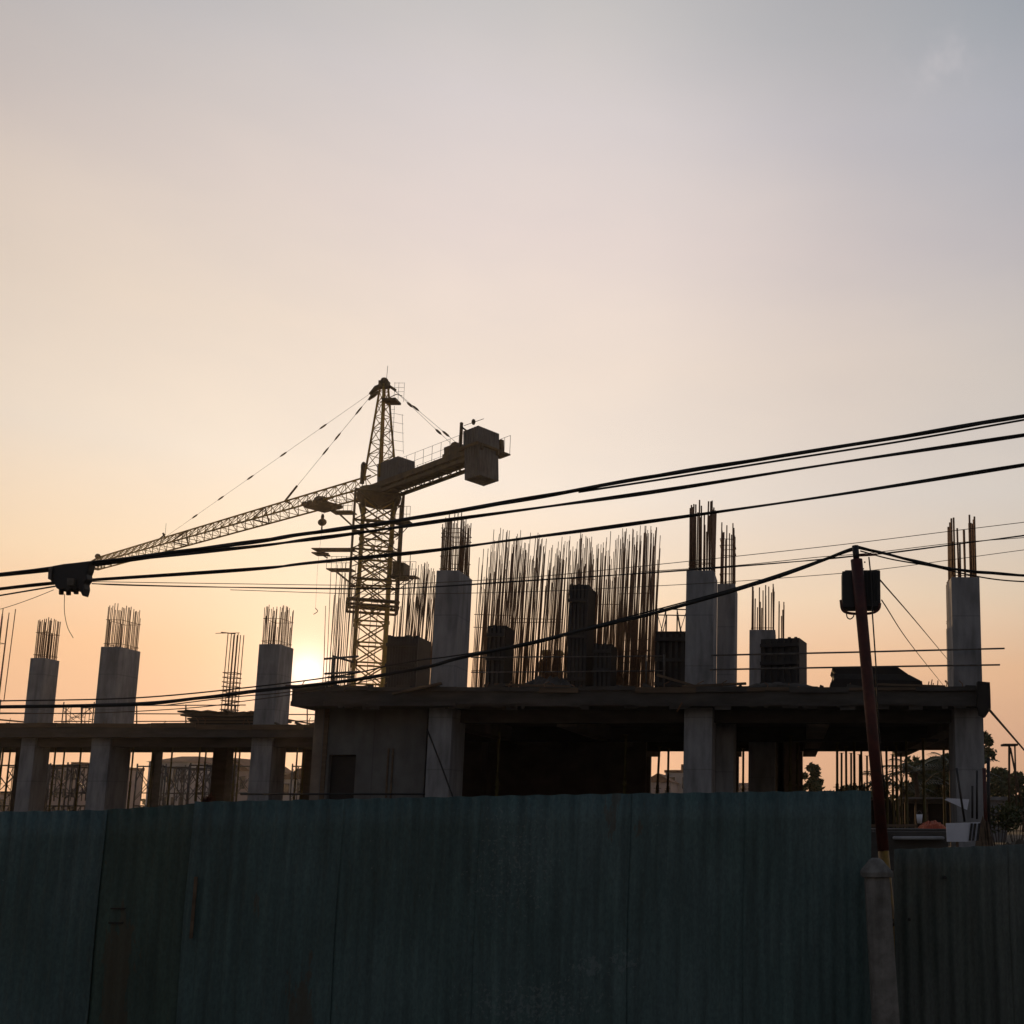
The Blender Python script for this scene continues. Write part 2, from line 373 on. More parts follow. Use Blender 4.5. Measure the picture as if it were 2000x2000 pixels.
YR = 6.35
fr = thing('corrugated_fence', (X(1880, 1660, YR), YR, 0), 'lower worn grey green corrugated fence section past the concrete post', 'fence')
for i, (a, b, ta, tb) in enumerate(((1746, 1968, 1659, 1651), (1966, 2220, 1650, 1643), (2218, 2480, 1643, 1636), (2478, 2800, 1636, 1628))):
    p = sheet(X(a, 1660, YR), X(b, 1660, YR), YR + .015 * (i % 2), YR + .015 * (i % 2), Z(ta, YR), Z(tb, YR), -.02, pitch=.09, amp=.013, tilt=.02).build('sheet', 'fence_c', fr)
    md = p.modifiers.new('s', 'SOLIDIFY'); md.thickness = .002
q = MB(); q.bar((X(1740, 1800, YR + .06), YR + .07, .9), (X(2800, 1800, YR + .06), YR + .07, .9), .022, 4); q.build('rail', 'timber', fr)
for (px, py) in ((1846, 1714), (1776, 1796)):
    c = P(px, py, YR - .016); q = MB(); q.tube([c, c + Vector((0, .02, 0))], .010, 8); q.build('bolt_hole', 'black', fr)

# concrete gate post with pyramid cap (leans a little)
pb = P(1730, 2000, 5.85); pt = P(1712, 1712, 5.85); dr = (pt - pb).normalized(); base = pb - dr * (pb.z / dr.z)
post = thing('concrete_post', base, 'grey concrete post with a pyramid cap between the two fence sections', 'post')
ax = Vector((1, 0, 0)); 
def slab_at(m, c, hx, hy):
    return [c + Vector((-hx, -hy, 0)), c + Vector((hx, -hy, 0)), c + Vector((hx, hy, 0)), c + Vector((-hx, hy, 0))]
def loft(rings):
    m = MB(); 
    for r_ in rings: m.v += r_
    k = len(rings[0])
    for i in range(len(rings) - 1):
        for j in range(k):
            m.f.append((i * k + j, i * k + (j + 1) % k, (i + 1) * k + (j + 1) % k, (i + 1) * k + j)); m.sm.append(False)
    m.f.append(tuple(reversed(range(k)))); m.sm.append(False)
    e = (len(rings) - 1) * k; m.f.append(tuple(e + j for j in range(k))); m.sm.append(False)
    return m
loft([slab_at(None, base, .076, .07), slab_at(None, pt, .066, .066)]).build('shaft', 'post', post, .008)
loft([slab_at(None, pt, .084, .082), slab_at(None, pt + Vector((0, 0, .028)), .086, .084), slab_at(None, pt + Vector((-.004, 0, .092)), .036, .036), slab_at(None, pt + Vector((-.004, 0, .102)), .02, .02)]).build('cap', 'post', post, .004)

# ------------------------------------------------------------------ leaning steel pole with its box
YP = 7.0
def pole_at(py): return P(1672.5 + (py - 1090) * .0925, py, YP)
a = pole_at(1100); b_ = pole_at(1600); dd = (a - b_).normalized(); foot = b_ - dd * (b_.z / dd.z)
pole = thing('utility_pole', foot, 'leaning rusty red steel pole with a black box and cables at its top', 'pole')
q = MB(); q.tube([foot + dd * .02, pole_at(1662)], .037, 14); q.build('pole_foot', 'yellow', pole)['label'] = 'yellow painted foot'
q = MB(); q.tube([pole_at(1661), pole_at(1400), pole_at(1200), pole_at(1093)], [.039, .040, .041, .042], 14); q.build('shaft', 'rust', pole)
q = MB(); q.tube([pole_at(1096), pole_at(1066)], [.022, .024], 10); q.build('pole_cap', 'black', pole)
# cabinet behind the pole
c0 = P(1645, 1190, YP + .06); c1 = P(1719, 1114, YP + .06)
q = MB(); q.box(c0.x + .018, c1.x, YP + .045, YP + .20, c0.z + .012, c1.z)
cb = q.build('cabinet', 'black', pole, .008)
for k in range(6):
    xx = c0.x + .13 + k * .022
    q = MB(); q.box(xx, xx + .006, YP + .030, YP + .046, c0.z + .05, c1.z - .02); q.build('fin', 'black', cb)
q = MB(); q.box(c0.x, c0.x + .10, YP + .030, YP + .17, c0.z + .006, c1.z - .012); q.build('door', 'black', cb, .005)
q = MB(); q.tube(spline([P(1642, 1172, YP), P(1645, 1190, YP), P(1656, 1197, YP), P(1680, 1199, YP + .04), P(1704, 1197, YP + .04), P(1716, 1190, YP + .04), P(1719, 1178, YP + .04)], 6), .010, 6); q.build('bracket', 'rust', pole)
q = MB(); q.tube(spline([P(1653, 1197, YP), P(1655, 1206, YP), P(1661, 1209, YP), P(1667, 1204, YP), P(1667, 1198, YP)], 6), .0045, 6); q.build('hook', 'steel', pole)
q = MB(); q.tube([P(1697, 1088, YP), P(1700, 1116, YP), P(1704, 1200, YP), P(1711, 1302, YP), P(1716, 1420, YP + .02), pole_at(1560) + Vector((.045, 0, 0))], .0055, 6); q.build('conduit', 'black', pole)
for (px, py) in ((1689, 1098), (1686, 1111)):
    q = MB(); q.ball(P(px, py, YP), .006, 8, 6); q.build('insulator', 'black', pole)
q = MB(); q.bar(P(1676, 1085, YP), P(1712, 1083, YP), .009, 6); q.build('crossbar', 'rust', pole)

# ------------------------------------------------------------------ overhead cables
def cable(pts, r, label, Y, m='cable', wob=.0, mat_=None, n=8, strands=1, twist=9.0):
    pts = list(pts)
    if pts[-1][0] >= 1990 and len(pts[-1]) == 2:        # carry on past the frame
        (a, b), (c, d) = pts[-2], pts[-1]; k = (d - b) / (c - a); pts += [(c + 300, d + 300 * k), (c + 800, d + 800 * k * .9)]
    if pts[0][0] <= 0:
        (c, d), (a, b) = pts[0], pts[1]; k = (b - d) / (a - c); pts = [(c - 600, d - 600 * k * .7), (c - 250, d - 250 * k)] + pts
    P3 = spline([P(*(p if len(p) == 3 else (p[0], p[1], Y))) for p in pts], 10)
    mb = MB()
    if strands == 1:
        rr = [r * (1 + wob * math.sin(i * 1.7) * math.sin(i * .63)) for i in range(len(P3))]
        mb.tube(P3, rr, 6)
    else:
        fine = spline(P3, 3)
        for k in range(strands):
            q_ = []
            for i, p in enumerate(fine):
                t = i / twist + 2 * math.pi * k / strands
                q_.append(p + Vector((0, math.cos(t), math.sin(t))) * r * .42 * (1 + .35 * math.sin(i * .11 + k)))
            mb.tube(q_, r * .66, 6)
    return mb.solo('cable', m, label, 'cable', base=P3[0])
YC = 9.2
cable([(-60, 1128), (0, 1122), (180, 1100), (330, 1080), (500, 1058), (600, 1042), (720, 1026), (830, 1008), (1050, 971), (1250, 935), (1449, 903), (1760, 853), (2000, 812), (2080, 797)], .019, 'thick upper black cable rising from the grey junction box to the upper edge', YC, strands=3, twist=14)
cable([(1130, 961), (1300, 935), (1500, 903), (1760, 862), (2000, 820), (2080, 806)], .010, 'thin black cable just under the topmost thick one', YC + .02)
cable([(-60, 1130), (180, 1104), (330, 1085), (500, 1067), (600, 1054), (720, 1038), (830, 1022), (1050, 992), (1280, 960), (1656, 901), (2000, 850), (2080, 838)], .0165, 'second thick black cable from the top below the twin cable', YC + .1, strands=2, twist=17)
cable([(-60, 1156), (0, 1150), (105, 1139), (190, 1132), (500, 1111), (600, 1100), (830, 1077), (1050, 1048), (1280, 1017), (1650, 964), (2000, 908), (2080, 895)], .0165, 'lowest of the long thick black cables crossing the crane mast', YC + .2, strands=2, twist=20)
cable([(-60, 1380), (0, 1381), (250, 1376), (400, 1362), (500, 1350), (675, 1330), (830, 1303), (900, 1285), (1050, 1253), (1153, 1227), (1280, 1197), (1441, 1151), (1560, 1112), (1650, 1078), (1675, 1070)], .0125, 'heavy black cable bundle climbing to the leaning pole top', YP + .06, strands=4, twist=26)
cable([(-60, 1371), (0, 1369), (265, 1363), (500, 1341), (675, 1318), (760, 1300), (830, 1288), (880, 1282), (1000, 1262), (1153, 1224), (1441, 1147), (1675, 1069)], .0052, 'thin black cable looping above the heavy bundle', YP + .1)
cable([(0, 1394), (200, 1392), (380, 1382), (480, 1369), (600, 1352), (760, 1322)], .0035, 'thin cable sagging under the heavy bundle', YP + .16, 'wire')
cable([(320, 1378), (450, 1362), (560, 1352), (640, 1335)], .004, 'short frayed cable beside the heavy bundle near the sun', YP + .2, 'wire')
cable([(180, 1140), (260, 1143), (450, 1147), (700, 1150), (830, 1147), (1080, 1131), (1250, 1120), (1442, 1106), (1600, 1093), (1680, 1085), (1735, 1080), (1860, 1064), (2000, 1046), (2080, 1036)], .0075, 'twisted brown cable from the junction box to the pole', YC + .3, strands=2, twist=18)
cable([(180, 1136), (450, 1140), (700, 1143), (830, 1139), (1050, 1126), (1250, 1106), (1442, 1086), (1650, 1063), (1860, 1037), (2000, 1020), (2080, 1010)], .0035, 'thin brown wire passing above the pole top', YC + .5, 'wire')
cable([(450, 1152), (700, 1160), (830, 1160), (1050, 1155), (1250, 1146), (1442, 1135), (1640, 1120), (1735, 1110), (1860, 1093), (2000, 1074), (2080, 1064)], .0033, 'lowest thin brown wire behind the black pole box', YC + .6, 'wire')
cable([(1250, 1117), (1442, 1104), (1600, 1088), (1700, 1080), (1860, 1061), (2000, 1050)], .0035, 'thin brown wire tangled round the pole top', YC + .4, 'wire')
cable([(1676, 1069), (1735, 1083), (1800, 1099), (1860, 1111), (1920, 1118), (2000, 1124), (2080, 1128)], .0105, 'black cable bundle dropping away from the pole to the edge', YP + .02, strands=3, twist=16)
cable([(1680, 1076), (1740, 1092), (1820, 1106), (1880, 1120), (1940, 1131), (2000, 1136), (2080, 1138)], .005, 'slack black cable below the bundle past the pole', YP + .04)
cable([(-40, 1169), (0, 1163), (60, 1153), (108, 1145)], .0075, 'short black cable entering the junction box from the edge', YC + .25)
cable([(-30, 1196), (10, 1187), (60, 1170), (105, 1152)], .0028, 'thin grey wire slanting up to the junction box', YC + .3, 'wire')
cable([(126, 1160), (126, 1195), (132, 1225), (143, 1246)], .0026, 'loose wire end hanging from the junction box', YC, 'wire')
cable([(1719, 1133, YP + .2), (1790, 1215, 12), (1855, 1293, 22.5)], .006, 'taut guy wire from the black pole box to the end column', YP, 'wire')
cable([(1722, 1172, YP + .2), (1780, 1260, 12), (1842, 1338, 22.5)], .005, 'lower faint guy wire from the black pole box to the slab', YP, 'wire')
cable([(1932, 1386, 22), (1965, 1424, 27), (2010, 1476, 36)], .03, 'dark stay wire running down from the slab corner', 22, 'wire')

# junction box / bag hung between the cables
ja, jb = P(105, 1152, YC + .1), P(190, 1100, YC + .1)
jx = thing('junction_box', P(145, 1165, YC + .1), 'grey black cable junction box wrapped and hung between the cables', 'junction box')
def poly(pts, Y0, Y1):
    return MB().prism([(X(a, b, YC), Z(b, YC)) for a, b in pts], Y0, Y1)
poly([(110, 1108), (132, 1104), (160, 1101), (184, 1098), (182, 1108), (180, 1117), (177, 1124), (178, 1134), (172, 1142), (173, 1152), (169, 1167), (165, 1158), (161, 1152), (155, 1156), (148, 1152), (142, 1157), (134, 1153), (127, 1156), (118, 1151), (114, 1142), (107, 1138), (110, 1126), (108, 1116)], YC - .06, YC + .03).build('casing', 'black', jx, .01)
poly([(144, 1133), (158, 1134), (157, 1147), (144, 1147)], YC - .09, YC - .061).build('label_plate', 'steel', jx)
poly([(106, 1112), (113, 1112), (111, 1137), (105, 1134)], YC - .075, YC - .061).build('strap', 'steel', jx)
for (a, b) in ((120, 1158), (134, 1159), (149, 1157)):
    q = MB(); q.tube([P(a, b - 10, YC), P(a, b + 3, YC)], .020, 8); q.build('gland', 'black', jx)

# ------------------------------------------------------------------ right building
YB, YK = 24.0, 40.5
zs = Z(1342, 23.6)                     # slab top
zu = Z(1379, 23.6)                     # slab soffit
xl, xr = X(571, 1345, 23.6), X(1926, 1345, 23.6)
rb = thing('concrete_building', ((xl + xr) / 2, 32, 0), 'unfinished two storey concrete frame building with tall rebar columns, nearest the crane', 'building')
xbk = X(1897, 1444, YK)
pl_ = [(xl, 23.6), (xr, 23.6), (xbk, YK + .8), (xl, YK + .8)]
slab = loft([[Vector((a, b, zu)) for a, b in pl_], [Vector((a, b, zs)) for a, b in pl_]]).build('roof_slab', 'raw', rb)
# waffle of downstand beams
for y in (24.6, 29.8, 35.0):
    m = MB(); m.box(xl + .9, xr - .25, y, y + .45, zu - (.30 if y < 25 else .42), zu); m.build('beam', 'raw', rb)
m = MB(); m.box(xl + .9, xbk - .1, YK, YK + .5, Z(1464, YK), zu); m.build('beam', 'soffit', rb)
for px in (866, 1100, 1364, 1600, 1885):
    xx = X(px, 1380, 24.6); m = MB(); m.box(xx - .25, xx + .25, 25.05, YK, zu - .36, zu); m.build('beam', 'soffit', rb)
# broken timber edge boards and hanging strips along the slab's edge
x = xl
k = 0
while x < xr - .05:
    wdt = random.uniform(.4, 1.6); x2 = min(x + wdt, xr)
    h = random.uniform(.05, .13); dz = random.uniform(-.03, .02)
    m = MB(); M4 = Matrix.Translation((x, 23.57, zs - h + dz)) @ Matrix.Rotation(random.uniform(-.012, .012), 4, 'Y')
    m.box(0, x2 - x - .01, -.025, .02, 0, h, M4); m.build('edge_board', 'timber' if random.random() < .25 else 'raw', rb)
    if random.random() < .6:
        m = MB(); m.box(x, x2 - .02, 23.56, 23.59, zu + random.uniform(0, .05), zu + random.uniform(.08, .14)); m.build('edge_board', 'raw', rb)
    x = x2; k += 1
# columns from the ground to their tops, with the starter bars cast in
def rebars(parent, x0, x1, y0, y1, z0, ztop, n, r=.016, lean=.02, jit=.25, m='rebar', short=.25):
    """bars round a rectangle"""
    per = 2 * ((x1 - x0) + (y1 - y0)); res = []
    for i in range(n):
        s_ = (i + random.uniform(-.25, .25)) / n * per
        if s_ < 0: s_ += per
        if s_ < x1 - x0: x, y = x0 + s_, y0
        elif s_ < x1 - x0 + y1 - y0: x, y = x1, y0 + s_ - (x1 - x0)
        elif s_ < 2 * (x1 - x0) + y1 - y0: x, y = x1 - (s_ - (x1 - x0) - (y1 - y0)), y1
        else: x, y = x0, y1 - (s_ - 2 * (x1 - x0) - (y1 - y0))
        h = ztop - z0 - random.uniform(0, jit) * min(1, (ztop - z0) / 2) - (random.uniform(.3, .9) * (ztop - z0) * .5 if random.random() < short else 0)
        lx, ly = random.uniform(-lean, lean), random.uniform(-lean, lean)
        b = MB(); b.tube([(x, y, z0 - .05), (x + lx * h * .4, y + ly * h * .4, z0 + h * .5), (x + lx * h + .0, y + ly * h, z0 + h)], r, 5)
        res.append(b.build('rebar', m, parent))
    return res
def ties(parent, x0, x1, y0, y1, zz, r=.009, m='rebar', name='tie'):
    for z in zz:
        b = MB(); t = random.uniform(-.02, .02)
        b.tube([(x0, y0, z), (x1, y0, z + t), (x1, y1, z), (x0, y1, z + t), (x0, y0, z)], r, 4); b.build(name, m, parent)
def column(parent, pl, pr, ptop, pbase, Y, depth, reb, n, label=None, z0=0, rr=.016, m='concrete', tz=None, lean=.012, inset=.07):
    xa, xb = X(pl, pbase, Y), X(pr, pbase, Y); zt = Z(ptop, Y)
    q_ = MB(); q_.box(xa, xb, Y, Y + depth, z0, zt); c = q_.build('column', m, parent, .012)
    if label: c['label'] = label
    zr = Z(reb, Y)
    rebars(c, xa + inset, xb - inset, Y + inset, Y + depth - inset, zt, zr, n, rr, lean)
    zz = tz if tz is not None else [zt + .12, zt + (zr - zt) * .62]
    ties(c, xa + inset - .02, xb - inset + .02, Y + inset - .02, Y + depth - inset + .02, zz)
    return c
cA = column(rb, 840.5, 886, 1114, 1343, YB, 1.0, 998, 34, 'tall column beside the crane with a high crown of thin rebar', rr=.0125, tz=[Z(1110, YB) , Z(1085, YB), Z(1030, YB), Z(1040, YB), Z(1048, YB)])
cB = column(rb, 1337, 1392, 1114, 1343, YB, 1.1, 975, 42, 'tallest column with the thickest rebar crown', rr=.0195, tz=[Z(1108, YB), Z(1102, YB), Z(1098, YB)])
cC = column(rb, 1399, 1434, 1140, 1343, 25.6, 1.2, 1017, 22, 'column just behind the tallest one', rr=.017, tz=[Z(1120, 25.6), Z(1064, 25.6), Z(1051, 25.6)])
cD = column(rb, 1463, 1514, 1230, 1343, 30.5, 1.1, 1139, 30, 'short column behind the dark crate', rr=.019, tz=[Z(1226, 30.5)])
cE = column(rb, 1519, 1532, 1246, 1343, 33.0, .8, 1171, 11, 'short column furthest back', rr=.02, inset=.03, tz=[])
cF = column(rb, 1863, 1919, 1127, 1343, YB + .1, .9, 1004, 18, 'end column with few thick rebar', rr=.025, lean=.008, tz=[Z(1121, YB)])
cG = column(rb, 1856, 1868, 1222, 1343, 26.2, .5, 1124, 4, 'thin stub column behind the end column', rr=.02, inset=.03, tz=[Z(1212, 26.2), Z(1208, 26.2)])
# front wall with a doorway
zt = zu - .0; xw0, xw1 = X(629, 1450, 24.4), X(832, 1450, 24.4); xd0, xd1 = X(641, 1500, 24.4), X(694, 1500, 24.4); zd = Z(1474, 24.4)
m = MB()
for (a, b, c, d) in ((xw0, xd0, 0, zt), (xd1, xw1, 0, zt), (xd0, xd1, zd, zt)):
    m.box(a, b, 24.4, 24.65, c, d)
m.build('wall', 'wall', rb)
m = MB(); m.box(xd0 + .02, xd1 - .02, 24.52, 24.56, 0, zd - .02); m.build('door', 'ply', rb)
for px in (756, 765): 
    m = MB(); m.box(X(px, 1500, 24.4), X(px + 3, 1500, 24.4), 24.37, 24.398, 1.0, Z(1462, 24.4)); m.build('wall_batten', 'timber', rb)
m = MB(); m.box(X(632, 1450, 24.4), X(640, 1450, 24.4), 24.36, 24.398, .8, Z(1385, 24.4)); m.build('wall_batten', 'timber', rb)
m = MB(); m.box(xw0 - .22, xw0, 24.4, YK, 0, zt); m.build('wall', 'soffit', rb)
# back walls and inner partitions
for (a, b) in ((640, 1271), (1345, 1443), (1463, 1568)):
    m = MB(); m.box(X(a, 1460, YK), X(b, 1460, YK), YK, YK + .3, 0, Z(1457, YK) + .02); m.build('wall', 'soffit', rb)
m = MB(); m.box(X(895, 1460, 34), X(1262, 1460, 34), 34, 34.25, 0, zu - .05); m.build('wall', 'soffit', rb)
m = MB(); m.box(X(1463, 1460, 33), X(1562, 1460, 33), 33, 33.9, 0, zu - .03); m.build('wall', 'soffit', rb)
for (px, Y) in ((1345, 32), (905, 32), (1462, 30.6), (1858, 32), (1870, 39)):
    m = MB(); xx = X(px, 1450, Y); m.box(xx, xx + .6, Y, Y + .6, 0, zu - .02); m.build('column', 'soffit', rb)
# window rim and hanging beam at the right end, tarp on the corner
m = MB(); m.box(X(1575, 1400, 36), xr + 1.6, 36, 36.5, Z(1446, 36), zu); m.build('beam', 'soffit', rb)
tp = MB()
pts = [(1908, 1332), (1931, 1334), (1932, 1352), (1933, 1385), (1928, 1393), (1922, 1402), (1912, 1398), (1907, 1375)]
tp.prism([(X(a, b, 23.5), Z(b, 23.5)) for a, b in pts], 23.35, 23.55)
tp.solo('tarp', 'ply', 'dark tarp draped over the right-end corner of the building slab'.replace('right-end ', 'outer '), 'tarp')

# ------------------------------------------------------------------ left building
YL = 35.0; YLB = 43.0
zl = Z(1415, YL - .3); zlu = Z(1440, YL - .3)
xa, xb = X(-700, 1415, YL), -12.6
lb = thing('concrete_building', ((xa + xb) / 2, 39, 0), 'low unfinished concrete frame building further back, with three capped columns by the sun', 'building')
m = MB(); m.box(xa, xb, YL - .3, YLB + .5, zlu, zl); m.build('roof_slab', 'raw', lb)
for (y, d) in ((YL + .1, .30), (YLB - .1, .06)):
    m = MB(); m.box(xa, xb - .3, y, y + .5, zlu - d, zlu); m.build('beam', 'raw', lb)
x = xa
while x < xb - .05:
    x2 = min(x + random.uniform(1.2, 3.2), xb); h = random.uniform(.08, .18)
    m = MB(); M4 = Matrix.Translation((x, YL - .34, zl - h + random.uniform(-.02, .05))) @ Matrix.Rotation(random.uniform(-.01, .01), 4, 'Y')
    m.box(0, x2 - x - .02, -.02, .02, 0, h, M4); m.build('edge_board', 'timber', lb); x = x2
column(lb, 45.5, 73, 1285, 1412, YL, .74, 1204, 26, 'column of the low building nearest the edge of the view', rr=.0135, lean=.006)
column(lb, 182, 219, 1263, 1414, YL, 1.15, 1177, 38, 'broad column of the low building with dense rebar', rr=.0125, lean=.006)
column(lb, 494, 535, 1258, 1412, YL, 1.0, 1176, 38, 'column of the low building standing in front of the sun', rr=.0115, lean=.02)
for (a, b, Y, m_) in ((-40, -16, YL + 1, 'concrete'), (418, 445, 41, 'raw'), (33, 62, 38, 'raw'), (300, 306, 43, 'raw'), (592, 612, 42, 'raw')):
    m = MB(); m.box(X(a, 1450, Y), X(b, 1450, Y), Y, Y + .5, 0, zlu - .01); m.build('column', m_, lb)
column(lb, -62, -28, 1363, 1412, YL + .6, .6, 1186, 0, 'cut off column with long slanting rebar at the edge', rr=.02, lean=.02)
edge_col = lb.children[-1]
for k in range(9):
    x0_ = X(-34 + k * 3.4, 1363, YL + .7); m = MB(); m.tube([(x0_, YL + .65 + (k % 3) * .2, Z(1366, YL + .7)), (X(-16 + k * 4.0, 1186, YL + .7), YL + .65 + (k % 3) * .2, Z(1186 + (k % 4) * 7, YL + .7))], .014, 5); m.build('rebar', 'rebar', edge_col)

# starter bars, wires and broken bits standing along the slab edges
rnd = random.Random(5)
for (B, x0_, x1_, Y_, zt_, n_) in ((rb, xl + .1, xr - .3, 23.75, zs, 48), (lb, X(0, 1415, YL), xb - .2, YL - .1, zl, 30)):
    for k in range(n_):
        xx = rnd.uniform(x0_, x1_); h = rnd.uniform(.04, .20) * (1.4 if B is lb else 1); yy = Y_ + rnd.uniform(-.1, .3)
        if rnd.random() < .5:
            m = MB(); m.tube([(xx, yy, zt_ - .03), (xx + rnd.uniform(-.05, .05), yy, zt_ + h * .6), (xx + rnd.uniform(-.12, .12), yy, zt_ + h)], .011, 4); m.build('edge_bar', 'rebar', B)
        else:
            m = MB(); M4 = Matrix.Translation((xx, yy, zt_ + .01)) @ Matrix.Rotation(rnd.uniform(-.5, .5), 4, 'Y'); w_ = rnd.uniform(.04, .22); m.box(-w_, w_, -.08, .08, -.03, rnd.uniform(.02, .07), M4); m.build('edge_block', 'raw', B)
# ragged hanging strips under the front lip
for k in range(34):
    xx = rnd.uniform(xl + .3, xr - .6); w_ = rnd.uniform(.06, .5); h = rnd.uniform(.02, .09)
    m = MB(); m.box(xx, xx + w_, 23.62, 23.68, zu - h, zu + .01, None); m.build('edge_strip', 'raw', rb)
# ------------------------------------------------------------------ tower crane
cc = P(741, 962, 62.0); CX, CY = cc.x, cc.y
crane = thing('tower_crane', (CX, CY, 0), 'yellow tower crane with a lattice jib, hook and hanging concrete counterweight', 'crane')
ja_ = R(32); u = Vector((-math.cos(ja_), math.sin(ja_), 0)); v = Vector((math.sin(ja_), math.cos(ja_), 0)); k_ = Vector((0, 0, 1)); O = Vector((CX, CY, 0))
def C(a, b, z): return O + u * a + v * b + k_ * z      # a toward the jib tip, b sideways, z height
def cz(py): return Z(py, 62.0)
def lattice(m, A, B, A2, B2, n, r):                     # zigzag between chords A-B and A2-B2
    for i in range(n):
        p0 = A.lerp(B, i / n); p1 = A2.lerp(B2, (i + .5) / n); p2 = A.lerp(B, (i + 1) / n)
        m.bar(p0, p1, r, 4); m.bar(p1, p2, r, 4)
ma = R(24)
def mast_c(i, s, z):
    sx, sy = ((-1, -1), (1, -1), (1, 1), (-1, 1))[i]
    x_ = sx * s / 2; y_ = sy * s / 2
    return Vector((CX + x_ * math.cos(ma) - y_ * math.sin(ma), CY + x_ * math.sin(ma) + y_ * math.cos(ma), z))
zt_m = cz(985); S = 1.72
z = 0.0; sec = 2.5
nsec = int(zt_m / sec)
sec = zt_m / nsec
for k in range(nsec):
    m = MB(); z0, z1 = k * sec, (k + 1) * sec
    for i in range(4):
        j = (i + 1) % 4
        m.bar(mast_c(i, S, z0), mast_c(i, S, z1), .115, 6)
        for h in (z0 + .05, z0 + sec / 2): m.bar(mast_c(i, S, h), mast_c(j, S, h), .055, 4)
        m.bar(mast_c(i, S, z0 + .05), mast_c(j, S, z0 + sec / 2), .045, 4)
        m.bar(mast_c(j, S, z0 + sec / 2), mast_c(i, S, z1), .045, 4)
        m.bar(mast_c(j, S, z0 + .05), mast_c(i, S, z0 + sec / 2), .038, 4); m.bar(mast_c(i, S, z0 + sec / 2), mast_c(j, S, z1), .038, 4)
        c = mast_c(i, S, z0); m.box(c.x - .12, c.x + .12, c.y - .12, c.y + .12, z0 - .10, z0 + .12)
    m.build('mast_section', 'crane', crane)
# inner ladder
m = MB()
for s_ in (-.2, .2): m.bar((CX + s_, CY + .3, 0), (CX + s_, CY + .3, zt_m), .02, 4)
z = .3
while z < zt_m: m.bar((CX - .2, CY + .3, z), (CX + .2, CY + .3, z), .013, 4); z += .3
m.build('ladder', 'cranedk', crane)
# climbing frame round the top
m = MB(); za, zb = cz(1182), cz(972); S2 = 2.75
for i in range(4):
    j = (i + 1) % 4
    m.bar(mast_c(i, S2, za), mast_c(i, S2, zb), .075, 4)
    for h in (za, cz(1140), cz(1085), cz(1030), zb): m.bar(mast_c(i, S2, h), mast_c(j, S2, h), .07, 4)
    m.bar(mast_c(i, S2, cz(1030)), mast_c(j, S2, zb), .035, 4); m.bar(mast_c(i, S2, zb), mast_c(j, S2, cz(1030)), .035, 4)
    m.bar(mast_c(i, S2, za), mast_c(j, S2, cz(1120)), .035, 4)
    m.bar(mast_c(i, S2, cz(1120)), mast_c(j, S2, cz(1075)), .03, 4)
for (h0, h1) in ((cz(1085), cz(1030)), (cz(1140), cz(1085))):
    for i in range(4):
        j = (i + 1) % 4; m.bar(mast_c(i, S2, h0), mast_c(j, S2, h1), .035, 4); m.bar(mast_c(j, S2, h0), mast_c(i, S2, h1), .035, 4)
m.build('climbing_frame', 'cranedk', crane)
# collar / tie frame lower
m = MB()
for h in (cz(1190), cz(1180)):
    for i in range(4): m.bar(mast_c(i, 2.85, h), mast_c((i + 1) % 4, 2.85, h), .085, 4)
m.build('tie_collar', 'cranedk', crane)
def platform(xa_, xb_, py, rail=34, br=True, name='platform'):
    zz = cz(py); x0_, x1_ = X(xa_, py, 62), X(xb_, py, 62)
    m = MB(); m.box(x0_, x1_, CY - 1.15, CY - .35, zz, zz + .07)
    if br:
        out = x0_ if abs(x0_ - CX) > abs(x1_ - CX) else x1_; inn = x1_ if out == x0_ else x0_
        m.bar((out * .75 + inn * .25, CY - 1.0, zz), (inn, CY - .7, zz - .9), .03, 4); m.bar((out * .75 + inn * .25, CY - .4, zz), (inn, CY - .3, zz - .9), .03, 4)
    p = m.build(name, 'cranedk', crane)
    if rail:
        m = MB(); n_ = 5
        for i in range(n_ + 1):
            xx = x0_ + (x1_ - x0_) * i / n_
            m.bar((xx, CY - 1.12, zz), (xx, CY - 1.12, zz + rail * .031), .014, 4)
        for h in (.5, 1.0): m.bar((x0_, CY - 1.12, zz + rail * .031 * h), (x1_, CY - 1.12, zz + rail * .031 * h), .014, 4)
        m.build('rail', 'cranedk', p)
platform(661, 702, 1009, 24); platform(779, 813, 1029, 32); platform(625, 700, 1081, 0, False); platform(625, 650, 1089, 0, False)
platform(653, 700, 1120, 26); platform(772, 824, 1134, 30)
m = MB(); m.box(X(772, 1120, 62), X(794, 1120, 62), CY - .5, CY + .5, cz(1132), cz(1102)); m.build('control_box', 'cranedk', crane)
m = MB(); m.bar(P(642, 1081, 61.5), P(625, 1079, 61.5), .04, 4); m.bar(P(640, 1090, 61.5), P(626, 1082, 61.5), .04, 4); m.build('boom_arm', 'cranedk', crane)
# slewing unit
m = MB(); zb0 = cz(985); zb1 = cz(958)
ringp = lambda z, r: [C(r * math.cos(t * math.pi / 12), r * math.sin(t * math.pi / 12), z) for t in range(24)]
lf = loft([ringp(zb0 - .05, 1.0), ringp(zb0 + .2, 1.25), ringp(zb0 + .55, 1.32), ringp(zb1, 1.18)]); lf.build('slewing_ring', 'cranedk', crane)
ZJ = cz(955)
for k in range(4):
    m = MB(); m.bar(mast_c(k, 1.55, zb0 - .9), mast_c(k, 2.1, zb0 + .2), .13, 4); m.build('corner_bracket', 'cranedk', crane)
platform(779, 803, 957, 12, False)
